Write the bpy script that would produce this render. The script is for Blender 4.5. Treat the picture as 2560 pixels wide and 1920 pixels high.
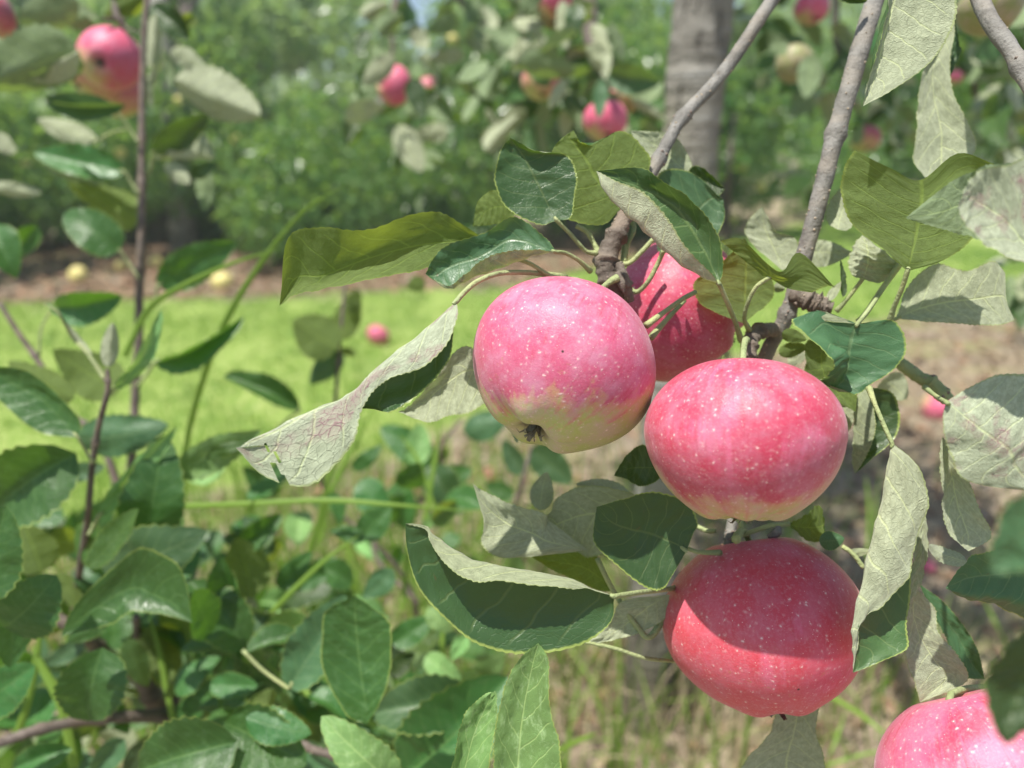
import bpy, math, random
import numpy as np
from mathutils import Vector, Matrix, noise as mnoise
rnd = random.Random(11); npr = np.random.default_rng(5)
S = bpy.context.scene; COL = S.collection
for o in list(bpy.data.objects): bpy.data.objects.remove(o)

# ------------------------------------------------------------------ camera, world, sun, exposure
CH = 1.10; PITCH = math.radians(17.6); FPX = 1933.0; W, H = 2560, 1920
cam = bpy.data.cameras.new('camera'); camo = bpy.data.objects.new('camera', cam); COL.objects.link(camo)
camo.location = (0, 0, CH); camo.rotation_euler = (math.pi/2 - PITCH, 0, 0)
cam.sensor_width = 36; cam.lens = 36*FPX/W; cam.clip_start = 0.02; cam.clip_end = 500
cam.dof.use_dof = True; cam.dof.focus_distance = 0.305; cam.dof.aperture_fstop = 5.8; cam.dof.aperture_blades = 0
S.camera = camo
SUN_EL = 70; SUNV = Vector((-0.80, -0.60, 0)).normalized()*math.cos(math.radians(SUN_EL)) + Vector((0, 0, math.sin(math.radians(SUN_EL))))
wd = bpy.data.worlds.new('World'); S.world = wd; wd.use_nodes = True
nt = wd.node_tree; nt.nodes.clear()
sky = nt.nodes.new('ShaderNodeTexSky'); sky.sky_type = 'NISHITA'; sky.sun_disc = False
sky.sun_elevation = math.radians(SUN_EL); sky.sun_rotation = math.atan2(SUNV.x, SUNV.y)
bg = nt.nodes.new('ShaderNodeBackground'); bg.inputs[1].default_value = 0.095
wo = nt.nodes.new('ShaderNodeOutputWorld'); nt.links.new(sky.outputs[0], bg.inputs[0]); nt.links.new(bg.outputs[0], wo.inputs[0])
sl = bpy.data.lights.new('sun', 'SUN'); sl.energy = 5.0; sl.angle = math.radians(0.6); sl.color = (1, .955, .88)
slo = bpy.data.objects.new('sun', sl); COL.objects.link(slo); slo.rotation_euler = SUNV.to_track_quat('Z', 'Y').to_euler()
S.view_settings.view_transform = 'Standard'; S.view_settings.look = 'None'; S.view_settings.gamma = 1
S.view_settings.use_curve_mapping = False; S.view_settings.exposure = 0.62
S.render.engine = 'CYCLES'; S.cycles.use_denoising = True; S.cycles.max_bounces = 7
S.cycles.diffuse_bounces = 3; S.cycles.glossy_bounces = 2; S.cycles.transmission_bounces = 5; S.cycles.transparent_max_bounces = 4
S.cycles.sample_clamp_indirect = 6

# ------------------------------------------------------------------ picture coordinates -> points in the place
CR = np.array([1., 0, 0]); CF = np.array([0, math.cos(PITCH), -math.sin(PITCH)]); CU = np.array([0, math.sin(PITCH), math.cos(PITCH)])
CP = np.array([0, 0, CH])
FR = {'D': (0, 0, 1.1573), '1': (0, 0, .40984), '2': (800, 0, .40984), '3': (1660, 0, .40984), '4': (0, 620, .40984), '5': (800, 620, .40984),
      '6': (1660, 620, .40984), '7': (0, 1240, .40984), '8': (800, 1240, .40984), '9': (1660, 1240, .40984),
      'A': (1440, 480, .30137), 'B': (1600, 1200, .27125), 'C': (1050, 600, .33146)}
def src(f, x, y):
    o = FR[f]; return o[0]+x*o[2], o[1]+y*o[2]
def P(f, x, y, d):
    x, y = src(f, x, y)
    return CP + d*(CF + CR*(x-W/2)/FPX + CU*(H/2-y)/FPX)
def G(f, x, y, z=0.0):
    x, y = src(f, x, y); r = CF + CR*(x-W/2)/FPX + CU*(H/2-y)/FPX
    return CP + r*((z-CH)/r[2])
def px2m(f, n, d): return n*FR[f][2]*d/FPX
def camvec(x, y, z):
    v = CR*x + CU*y - CF*z
    return Vector(v/np.linalg.norm(v))

# ------------------------------------------------------------------ node helpers
class NB:
    def __init__(s, name):
        s.m = bpy.data.materials.new(name); s.m.use_nodes = True; s.t = s.m.node_tree; s.t.nodes.clear()
        s.out = s.t.nodes.new('ShaderNodeOutputMaterial')
    def n(s, typ, **kw):
        nd = s.t.nodes.new(typ)
        for k, v in kw.items(): setattr(nd, k, v)
        return nd
    def set(s, sock, v):
        if isinstance(v, bpy.types.NodeSocket): s.t.links.new(v, sock)
        elif v is not None:
            if isinstance(v, (tuple, list)) and len(v) == 3 and sock.type == 'RGBA': v = (*v, 1)
            sock.default_value = v
    def M(s, op, a, b=None, c=None, clamp=False):
        nd = s.n('ShaderNodeMath', operation=op, use_clamp=clamp)
        for i, v in enumerate((a, b, c)): 
            if v is not None: s.set(nd.inputs[i], v)
        return nd.outputs[0]
    def V(s, op, a, b=None, sc=None):
        nd = s.n('ShaderNodeVectorMath', operation=op)
        s.set(nd.inputs[0], a)
        if b is not None: s.set(nd.inputs[1], b)
        if sc is not None: s.set(nd.inputs[3], sc)
        return nd.outputs['Value'] if op in ('DOT_PRODUCT', 'LENGTH', 'DISTANCE') else nd.outputs[0]
    def mix(s, f, a, b, mode='MIX'):
        nd = s.n('ShaderNodeMix', data_type='RGBA', blend_type=mode)
        s.set(nd.inputs[0], f); s.set(nd.inputs[6], a); s.set(nd.inputs[7], b)
        return nd.outputs[2]
    def sm(s, v, a, b, lo=0., hi=1.):
        nd = s.n('ShaderNodeMapRange', interpolation_type='SMOOTHSTEP')
        s.set(nd.inputs[0], v); 
        for i, q in enumerate((a, b, lo, hi)): s.set(nd.inputs[1+i], q)
        return nd.outputs[0]
    def noise(s, vec, scale, det=2, rough=.5, dist=0.):
        nd = s.n('ShaderNodeTexNoise'); s.set(nd.inputs['Vector'], vec); nd.inputs['Scale'].default_value = scale
        nd.inputs['Detail'].default_value = det; nd.inputs['Roughness'].default_value = rough; nd.inputs['Distortion'].default_value = dist
        return nd.outputs[0]
    def vor(s, vec, scale, feat='F1', rand=1.):
        nd = s.n('ShaderNodeTexVoronoi', feature=feat); s.set(nd.inputs['Vector'], vec); nd.inputs['Scale'].default_value = scale
        nd.inputs['Randomness'].default_value = rand
        return nd
    def sep(s, v):
        nd = s.n('ShaderNodeSeparateXYZ'); s.set(nd.inputs[0], v); return nd.outputs
    def comb(s, x, y, z):
        nd = s.n('ShaderNodeCombineXYZ')
        for i, v in enumerate((x, y, z)): s.set(nd.inputs[i], v)
        return nd.outputs[0]
    def tc(s, k): return s.n('ShaderNodeTexCoord').outputs[k]
    def bump(s, h, st, dist=.001):
        nd = s.n('ShaderNodeBump'); s.set(nd.inputs['Height'], h); nd.inputs['Strength'].default_value = st; nd.inputs['Distance'].default_value = dist
        return nd.outputs[0]
    def pr(s, col, rough, spec=.5, normal=None, **kw):
        nd = s.n('ShaderNodeBsdfPrincipled'); s.set(nd.inputs['Base Color'], col); s.set(nd.inputs['Roughness'], rough)
        s.set(nd.inputs['Specular IOR Level'], spec)
        if normal is not None: s.set(nd.inputs['Normal'], normal)
        for k, v in kw.items(): s.set(nd.inputs[k.replace('_', ' ')], v)
        return nd.outputs[0]
    def ms(s, f, a, b):
        nd = s.n('ShaderNodeMixShader'); s.set(nd.inputs[0], f); s.t.links.new(a, nd.inputs[1]); s.t.links.new(b, nd.inputs[2]); return nd.outputs[0]
    def done(s, sh): s.t.links.new(sh, s.out.inputs[0]); return s.m

NVEIN = 8
def leaf_mat(name, top, under, trans, tmix=.30, rough=.42, felt=.5, spots=0., fine=True, glow_edge=True, blotch=0.):
    """two-sided leaf: dark smooth upper side, pale felted underside, light coming through"""
    b = NB(name)
    uv = b.tc('UV'); x, y, _ = b.sep(uv)
    us = b.M('MULTIPLY_ADD', x, 2., -1.); au = b.M('ABSOLUTE', us)
    oi = b.n('ShaderNodeObjectInfo').outputs['Random']
    wv = b.noise(uv, 5., 2)
    v0 = b.M('SUBTRACT', b.M('ADD', y, b.M('MULTIPLY', wv, .05)), b.M('MULTIPLY', b.M('POWER', au, 1.25), .20))
    ph = b.M('ADD', b.M('MULTIPLY', v0, float(NVEIN)), b.M('MULTIPLY', b.M('GREATER_THAN', us, 0.), .45))
    t = b.M('ABSOLUTE', b.M('SUBTRACT', b.M('FRACT', ph), .5))
    lat = b.M('MULTIPLY', b.sm(t, .012, .055, 1., 0.), b.sm(au, .75, .98, 1., 0.))
    midv = b.sm(au, .012, .045, 1., 0.)
    vein = b.M('MAXIMUM', b.M('MULTIPLY', lat, .8), midv)
    obv = b.V('MULTIPLY', uv, (1., 1.6, 1.)); obv = b.V('ADD', obv, b.comb(oi, b.M('MULTIPLY', oi, 7.), 0.))
    n1 = b.noise(obv, 3., 3, .6)
    n2 = b.noise(obv, 14., 3, .65)
    if fine:
        ed = b.vor(b.V('ADD', obv, b.V('SCALE', b.comb(n2, n1, 0.), sc=.05)), 22., 'DISTANCE_TO_EDGE').outputs['Distance']
        net = b.sm(ed, .0, .075, 1., 0.)
    else: net = b.sm(n2, .45, .6)
    edge = b.sm(au, .955, .985)
    hsv = b.n('ShaderNodeHueSaturation'); b.set(hsv.inputs['Color'], b.mix(n1, tuple(c*.72 for c in top), tuple(min(1, c*1.35) for c in top)))
    b.set(hsv.inputs['Hue'], b.sm(oi, 0., 1., .485, .515)); b.set(hsv.inputs['Value'], b.sm(oi, 0., 1., .82, 1.25))
    tc = b.mix(b.M('MULTIPLY', net, .09), hsv.outputs[0], tuple(min(1, c*1.8+.012) for c in top))
    tc = b.mix(b.M('MULTIPLY', vein, .55), tc, (top[0]*2.2+.05, top[1]*1.6+.06, top[2]*1.9+.02))
    if blotch: 
        bl = b.M('MULTIPLY', b.sm(b.noise(obv, 7., 4, .7), .50, .68), blotch); tc = b.mix(bl, tc, (top[0]*2.0+.03, top[1]*1.5+.04, top[2]*2.2+.02))
    uc = b.mix(b.sm(n2, .3, .7), tuple(c*.80 for c in under), tuple(min(1, c*1.12) for c in under))
    uc = b.mix(b.M('MULTIPLY', net, .34), uc, tuple(c*.60 for c in under))
    uc = b.mix(b.M('MULTIPLY', vein, .75), uc, (min(1, under[0]*1.3+.03), min(1, under[1]*1.3+.04), under[2]*1.1))
    if spots:
        sp = b.M('MULTIPLY', b.sm(b.noise(obv, 2.6, 3, .6), .50, .62), spots)
        uc = b.mix(b.M('MULTIPLY', sp, b.M('ADD', .35, b.M('MULTIPLY', net, .6))), uc, (.33, .16, .20))
    brown = b.M('MULTIPLY', b.sm(b.noise(obv, 9., 2), .70, .76), .5)
    tc = b.mix(brown, tc, (.12, .07, .03))
    ecol = (.34, .42, .10)
    if glow_edge:
        tc = b.mix(b.M('MULTIPLY', edge, .8), tc, ecol); uc = b.mix(b.M('MULTIPLY', edge, .5), uc, ecol)
    # height: cells puff up between sunken veins on top, veins stand out below
    hgt = b.M('ADD', b.M('MULTIPLY', vein, -1.0), b.M('ADD', b.M('MULTIPLY', net, -.35), b.M('MULTIPLY', n2, .8)))
    bt = b.bump(hgt, .28, .001)
    fz = b.noise(obv, 70., 3, .7)
    bu = b.bump(b.M('ADD', b.M('ADD', b.M('MULTIPLY', vein, .8), b.M('MULTIPLY', net, -.5)), b.M('MULTIPLY', fz, 1.3*felt)), .45, .0012)
    ts = b.pr(tc, b.sm(n1, .3, .7, rough-.06, rough+.1), .5, bt)
    un = b.pr(uc, .85, .15, bu, Sheen_Weight=.25*felt, Sheen_Roughness=.5)
    tr = b.n('ShaderNodeBsdfTranslucent')
    b.set(tr.inputs[0], b.mix(b.M('MULTIPLY', vein, .5), b.mix(n1, tuple(c*.8 for c in trans), trans), tuple(min(1, c*1.25+.03) for c in trans)))
    face = b.ms(b.n('ShaderNodeNewGeometry').outputs['Backfacing'], ts, un)
    return b.done(b.ms(tmix, face, tr.outputs[0]))

M = {}
M['hero'] = leaf_mat('apple_leaf', (.034, .068, .022), (.35, .39, .235), (.20, .36, .03), .20, .40, .8)
M['pale'] = leaf_mat('apple_leaf_felted', (.055, .12, .038), (.47, .51, .34), (.26, .40, .07), .22, .42, 1.0)
M['dusty'] = leaf_mat('apple_leaf_dusty', (.058, .13, .055), (.33, .37, .22), (.22, .36, .05), .24, .42, .8)
M['olive'] = leaf_mat('apple_leaf_thin', (.05, .12, .03), (.15, .215, .070), (.36, .46, .035), .42, .40, .5)
M['spot'] = leaf_mat('apple_leaf_spotted', (.035, .080, .022), (.47, .52, .36), (.24, .38, .06), .20, .40, .7, spots=1.)
M['sap'] = leaf_mat('sapling_leaf', (.042, .120, .030), (.20, .29, .12), (.20, .44, .02), .26, .34, .3, blotch=.5)
M['mid'] = leaf_mat('tree_leaf', (.045, .11, .030), (.26, .34, .19), (.24, .38, .04), .27, .36, .5, fine=False, glow_edge=False)
M['weed'] = leaf_mat('weed_leaf', (.17, .33, .10), (.28, .40, .17), (.30, .46, .08), .25, .6, 1., blotch=.6)
def simple_leaf(name, c1, c2, trans, tmix, rough, shade_dapple=None):
    b = NB(name); g = b.n('ShaderNodeNewGeometry'); n = g.outputs['Random Per Island']
    col = b.mix(n, c1, c2)
    if shade_dapple: col = b.mix(b.M('MULTIPLY', b.sm(b.noise(g.outputs['Position'], 2.2, 6, .75), .45, .56), .9), col, shade_dapple)  # darker blotches painted into the blades in place of dappled tree shade
    rg = b.sm(n, 0, 1, rough-.04, rough+.2)
    tr = b.n('ShaderNodeBsdfTranslucent'); b.set(tr.inputs[0], b.mix(n, trans, tuple(c*.7 for c in trans)))
    return b.done(b.ms(tmix, b.pr(col, rg, .5), tr.outputs[0]))
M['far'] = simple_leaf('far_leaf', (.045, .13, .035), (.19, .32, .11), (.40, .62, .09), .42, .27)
M['far2'] = simple_leaf('far_leaf_sunlit', (.15, .27, .10), (.36, .46, .24), (.50, .70, .20), .44, .30)  # leaf colour raised so distant trees look sunlit and misty
M['blade'] = simple_leaf('grass_blade', (.14, .30, .03), (.26, .38, .07), (.38, .58, .06), .35, .45)
M['lawn'] = simple_leaf('lawn_blade', (.21, .38, .05), (.38, .52, .13), (.48, .64, .10), .35, .5, (.12, .26, .05))
M['dry'] = simple_leaf('dry_grass', (.34, .27, .16), (.52, .43, .28), (.4, .3, .15), .15, .7)
M['litter'] = simple_leaf('dead_leaf', (.12, .075, .045), (.36, .22, .13), (.2, .1, .04), .1, .7)

def bark_mat(name, dark, light, green=0., sc=1.):
    b = NB(name); c = b.tc('Object')
    g = b.n('ShaderNodeNewGeometry').outputs['Position']
    n1 = b.noise(g, 90.*sc, 4, .6); n2 = b.noise(g, 600.*sc, 3, .7); n3 = b.noise(b.V('MULTIPLY', g, (1., 1., 3.)), 35.*sc, 2)
    col = b.mix(b.sm(n1, .3, .7), dark, light); col = b.mix(b.M('MULTIPLY', b.sm(n2, .55, .75), .5), col, tuple(x*.45 for x in dark))
    col = b.mix(b.sm(n3, .45, .7, 0., .6), col, (light[0]*1.15, light[1]*1.05, light[2]*.95))
    if green: col = b.mix(green, col, (.20, .23, .10))
    return b.done(b.pr(col, .72, .3, b.bump(b.M('ADD', n2, b.M('MULTIPLY', n1, .8)), .6, .0015/sc)))
M['bark'] = bark_mat('twig_bark', (.135, .127, .110), (.26, .25, .225))
M['barkd'] = bark_mat('spur_bark', (.085, .066, .052), (.22, .185, .15))
M['sapbark'] = bark_mat('shoot_bark', (.105, .082, .068), (.20, .165, .14))
M['stem'] = bark_mat('green_stem', (.25, .30, .13), (.36, .41, .20), sc=.7)
def trunk_mat():
    b = NB('trunk_bark'); g = b.n('ShaderNodeNewGeometry').outputs['Position']
    n1 = b.noise(b.V('MULTIPLY', g, (1., 1., 6.)), 9., 5, .65); n2 = b.noise(g, 45., 4, .7); n3 = b.noise(g, 6., 2)
    band = b.noise(b.V('MULTIPLY', g, (.35, .35, 4.)), 16., 3, .6)
    col = b.mix(b.sm(n1, .3, .7), (.20, .188, .160), (.35, .332, .290)); col = b.mix(b.sm(n2, .55, .72, 0., .6), col, (.12, .11, .095))
    col = b.mix(b.sm(band, .56, .64, 0., .75), col, (.40, .395, .37)); col = b.mix(b.sm(n3, .5, .7, 0., .5), col, (.24, .26, .17))
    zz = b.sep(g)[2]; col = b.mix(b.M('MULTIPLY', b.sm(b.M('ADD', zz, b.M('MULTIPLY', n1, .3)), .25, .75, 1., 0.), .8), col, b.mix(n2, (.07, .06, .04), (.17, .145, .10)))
    ck = b.sm(b.noise(b.V('MULTIPLY', g, (1., 1., .25)), 60., 4, .7), .56, .66); col = b.mix(b.M('MULTIPLY', ck, .6), col, (.09, .08, .07))
    return b.done(b.pr(col, .8, .25, b.bump(b.M('ADD', b.M('MULTIPLY', band, 1.2), b.M('ADD', n2, b.M('MULTIPLY', ck, -1.))), .8, .008)))
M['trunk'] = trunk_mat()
def flat_mat(name, c, rough=.6, c2=None, sc=200.):
    b = NB(name); n = b.noise(b.n('ShaderNodeNewGeometry').outputs['Position'], sc, 3)
    return b.done(b.pr(b.mix(n, c, c2 or tuple(x*.6 for x in c)), rough, .3, b.bump(n, .4, .001)))
M['lent'] = flat_mat('lenticel', (.46, .38, .28), .7)
M['sepal'] = flat_mat('dry_sepal', (.30, .30, .22), .8, (.05, .035, .03), 500.)
M['scar'] = flat_mat('bud_scar', (.08, .055, .045), .8, (.34, .28, .23), 700.)
M['limb'] = flat_mat('limb_bark', (.17, .14, .12), .8, (.08, .065, .055), 30.)

def apple_mat(name, blush=(0, 0, 1), thr=-.1, soft=.45, red=.45, base=(.40, .47, .13), pink=(.56, .100, .190), deep=(.47, .035, .070), bloom=.30, seed=0., dots=1.):
    b = NB(name); c = b.tc('Object'); cs = b.V('ADD', c, (seed, seed*.7, seed*1.3))
    x, y, z = b.sep(c)
    r = b.M('MAXIMUM', b.M('SQRT', b.M('ADD', b.M('MULTIPLY', x, x), b.M('MULTIPLY', y, y))), .05)
    ax, ay = b.M('DIVIDE', x, r), b.M('DIVIDE', y, r)
    st = b.noise(b.comb(b.M('MULTIPLY', ax, 5.), b.M('MULTIPLY', ay, 5.), b.M('ADD', b.M('MULTIPLY', z, .9), seed)), 1.6, 4, .6)
    st2 = b.noise(b.comb(b.M('MULTIPLY', ax, 16.), b.M('MULTIPLY', ay, 16.), b.M('MULTIPLY', z, 1.6)), 1.5, 3, .6)
    n = b.noise(cs, 2.2, 3, .55); nf = b.noise(cs, 14., 4, .65)
    d = b.V('DOT_PRODUCT', c, b.V('NORMALIZE', blush))
    f = b.M('ADD', b.M('ADD', d, b.M('MULTIPLY', b.M('SUBTRACT', n, .5), .9)), b.M('ADD', b.M('MULTIPLY', b.M('SUBTRACT', st, .5), .5), b.M('MULTIPLY', b.M('SUBTRACT', nf, .5), .35)))
    bl = b.sm(f, thr-soft*.5, thr+soft*.5)
    rd = b.sm(b.M('ADD', b.M('ADD', b.M('MULTIPLY', n, .9), b.M('MULTIPLY', st, .55)), b.M('MULTIPLY', st2, .35)), 1.28-red, 1.52-red)
    pk = b.mix(b.M('MULTIPLY', rd, .75), pink, deep)
    bs = b.mix(n, base, (base[0]*1.15, base[1]*.95, base[2]*1.0))
    col = b.mix(bl, bs, pk)
    mid = b.M('MULTIPLY', b.M('MULTIPLY', bl, b.M('SUBTRACT', 1., bl)), 1.6); col = b.mix(mid, col, (.62, .30, .17))
    # waxy bloom, wiped in patches
    bm = b.M('MULTIPLY', b.sm(b.noise(cs, 3.1, 4, .65), .35, .68), b.M('MULTIPLY', bloom, b.M('ADD', .55, b.M('MULTIPLY', nf, .6)))); col = b.mix(bm, col, (.60, .34, .46))
    # pale dots
    v1 = b.vor(b.V('ADD', cs, b.V('SCALE', b.comb(nf, n, st), sc=.1)), 13.); v2 = b.vor(cs, 24.)
    w1 = b.M('MULTIPLY', b.sep(v1.outputs['Color'])[0], .045)
    d1 = b.sm(v1.outputs['Distance'], b.M('ADD', w1, .03), b.M('ADD', w1, .13), .80, 0.)
    pick = b.M('GREATER_THAN', b.sep(v2.outputs['Color'])[1], .30)
    d2 = b.M('MULTIPLY', b.sm(v2.outputs['Distance'], .04, .15, .85, 0.), pick)
    halo = b.sm(v1.outputs['Distance'], .05, .34, .24, 0.)
    dd = b.M('MULTIPLY', b.M('MAXIMUM', b.M('MAXIMUM', d1, d2), halo), dots)
    fs = b.M('MULTIPLY', b.sm(st2, .52, .70), b.M('MULTIPLY', bl, .22)); col = b.mix(fs, col, tuple(c*.8 for c in deep)); gm2 = b.noise(cs, 34., 3, .7); col = b.mix(b.M('MULTIPLY', b.sm(gm2, .48, .72), .24), col, (.66, .38, .42))
    rus = b.M('MULTIPLY', b.sm(b.noise(b.V('MULTIPLY', cs, (1., 1., 2.)), 5.5, 4, .75), .62, .70), b.M('MULTIPLY', b.sm(z, .1, -.5), .45)); col = b.mix(rus, col, (.42, .22, .08))
    col = b.mix(dd, col, (.84, .64, .60))
    v3 = b.vor(cs, 3.3); rot = b.M('MULTIPLY', b.sm(v3.outputs['Distance'], .035, .055, 1., 0.), b.M('GREATER_THAN', b.sep(v3.outputs['Color'])[0], .8)); col = b.mix(rot, col, (.06, .025, .02))
    stc = b.M('MULTIPLY', b.sm(r, .10, .42, 1., 0.), b.sm(z, .25, .5)); col = b.mix(b.M('MULTIPLY', stc, .8), col, (.26, .24, .09))
    clc = b.M('MULTIPLY', b.sm(b.M('ADD', r, b.M('MULTIPLY', nf, .08)), .12, .24, 1., 0.), b.sm(z, -.5, -.3, 1., 0.)); col = b.mix(b.M('MULTIPLY', clc, .7), col, (.10, .08, .045))
    hgt = b.M('ADD', b.M('MULTIPLY', nf, .5), b.M('MULTIPLY', b.noise(cs, 60., 3, .6), .35))
    return b.done(b.pr(col, b.M('ADD', .41, b.M('MULTIPLY', bm, .35)), .42, b.bump(b.M('ADD', hgt, b.M('MULTIPLY', dd, .3)), .12, .02), Sheen_Weight=.12, Sheen_Roughness=.4))

# ------------------------------------------------------------------ object helpers
def link(o): COL.objects.link(o); return o
def tag(o, label, cat, group=None, kind=None):
    if label: o['label'] = label
    if cat: o['category'] = cat
    if group: o['group'] = group
    if kind: o['kind'] = kind
    return o
def thing(name, loc, label, cat, group=None):
    o = bpy.data.objects.new(name, None); o.location = loc; o.empty_display_size = .01; link(o); return tag(o, label, cat, group)
def raw_mesh(name, verts, faces, mat, uvs=None, smooth=True):
    """verts Nx3, faces: int array NxK (all same K) or list"""
    me = bpy.data.meshes.new(name); verts = np.asarray(verts, dtype=np.float32)
    fa = np.asarray(faces, dtype=np.int32); nf, k = fa.shape
    me.vertices.add(len(verts)); me.vertices.foreach_set('co', verts.ravel())
    me.loops.add(nf*k); me.loops.foreach_set('vertex_index', fa.ravel())
    me.polygons.add(nf); me.polygons.foreach_set('loop_start', np.arange(nf, dtype=np.int32)*k)
    me.polygons.foreach_set('use_smooth', np.full(nf, smooth))
    if uvs is not None:
        l = me.uv_layers.new(name='UVMap'); l.data.foreach_set('uv', np.asarray(uvs, dtype=np.float32)[fa.ravel()].ravel())
    for m in (mat if isinstance(mat, (list, tuple)) else [mat]): me.materials.append(m)
    me.update(calc_edges=True); return me
def put(name, me, parent=None, world_origin=(0, 0, 0)):
    """object whose mesh is relative to world_origin; parented keeping its place"""
    o = bpy.data.objects.new(name, me); link(o)
    w = Vector(world_origin)
    if parent is not None:
        o.parent = parent; o.location = w - WLOC[parent]
    else: o.location = w
    WLOC[o] = w; return o
WLOC = {}
def T(name, loc, label, cat, group=None):
    o = thing(name, loc, label, cat, group); WLOC[o] = Vector(loc); return o
def crs(Pn, ts):
    """uniform Catmull-Rom through the rows of Pn at ts in [0, n-1]"""
    Pn = np.asarray(Pn, float); n = len(Pn)
    ext = np.concatenate([[2*Pn[0]-Pn[1]], Pn, [2*Pn[-1]-Pn[-2]]])
    i = np.clip(np.floor(ts).astype(int), 0, n-2); t = (ts-i)
    sh = (len(ts),)+(1,)*(Pn.ndim-1); t = t.reshape(sh)
    a, b, c, d = ext[i], ext[i+1], ext[i+2], ext[i+3]
    return .5*((2*b)+(-a+c)*t+(2*a-5*b+4*c-d)*t**2+(-a+3*b-3*c+d)*t**3)
def grid_faces(nv, nu):
    i = np.arange(nv-1)[:, None]; j = np.arange(nu-1)[None, :]; a = i*nu+j
    return np.stack([a, a+1, a+nu+1, a+nu], -1).reshape(-1, 4)

def tube_data(pts, rad, seg=10, res=6, rough=0., cap=True, seed=0):
    pts = np.asarray(pts, float); n = len(pts); rad = np.asarray(rad if hasattr(rad, '__len__') else [rad]*n, float)
    m = (n-1)*res+1; ts = np.linspace(0, n-1, m); C = crs(pts, ts); Rr = np.interp(ts, np.arange(n), rad)
    tan = np.gradient(C, axis=0); tan /= np.linalg.norm(tan, axis=1)[:, None]+1e-12
    up = np.array([.13, .21, .97]) if abs(tan[0][2]) < .9 else np.array([1., .1, .05])
    A = np.cross(tan, up); A /= np.linalg.norm(A, axis=1)[:, None]+1e-12; B = np.cross(tan, A)
    th = np.linspace(0, 2*np.pi, seg, endpoint=False)
    ring = A[:, None, :]*np.cos(th)[None, :, None] + B[:, None, :]*np.sin(th)[None, :, None]
    rr = np.repeat(Rr[:, None], seg, 1)
    if rough:
        g = np.random.default_rng(seed+int(abs(C[0, 0])*1e5) % 1000)
        k = g.normal(0, 1, (m, seg)); k = (k+np.roll(k, 1, 0)+np.roll(k, 1, 1))/1.8; rr = rr*(1+rough*k)
    Vv = (C[:, None, :]+ring*rr[..., None]).reshape(-1, 3)
    i = np.arange(m-1)[:, None]; j = np.arange(seg)[None, :]; a = i*seg+j; bq = i*seg+(j+1) % seg
    F = np.stack([a, bq, bq+seg, a+seg], -1).reshape(-1, 4)
    if cap:
        Vv = np.vstack([Vv, C[0], C[-1]]); c0, c1 = m*seg, m*seg+1; j = np.arange(seg)
        F = np.vstack([F, np.stack([np.full(seg, c0), (j+1) % seg, j, np.full(seg, c0)], -1)[:, [0, 1, 2, 2]],
                       np.stack([np.full(seg, c1), (m-1)*seg+j, (m-1)*seg+(j+1) % seg, (m-1)*seg+(j+1) % seg], -1)])
    return Vv, F, C, tan, Rr
def mesh_vf(name, V, F, mat, smooth=True, mi=None):
    """mixed tris/quads: quads with a repeated last index are tris"""
    me = bpy.data.meshes.new(name)
    me.from_pydata([tuple(v) for v in V], [], [tuple(f[:3]) if f[2] == f[3] else tuple(f) for f in F.tolist()])
    for m in (mat if isinstance(mat, (list, tuple)) else [mat]): me.materials.append(m)
    me.polygons.foreach_set('use_smooth', [smooth]*len(me.polygons))
    if mi is not None: me.polygons.foreach_set('material_index', mi)
    me.update(); return me
def tube(name, pts, rad, mat, parent=None, seg=8, res=6, rough=0.):
    pts = np.asarray(pts); V, F, *_ = tube_data(pts, rad, seg, res, rough)
    o0 = pts[0]; return put(name, mesh_vf(name, V-o0, F, mat), parent, o0)

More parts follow.
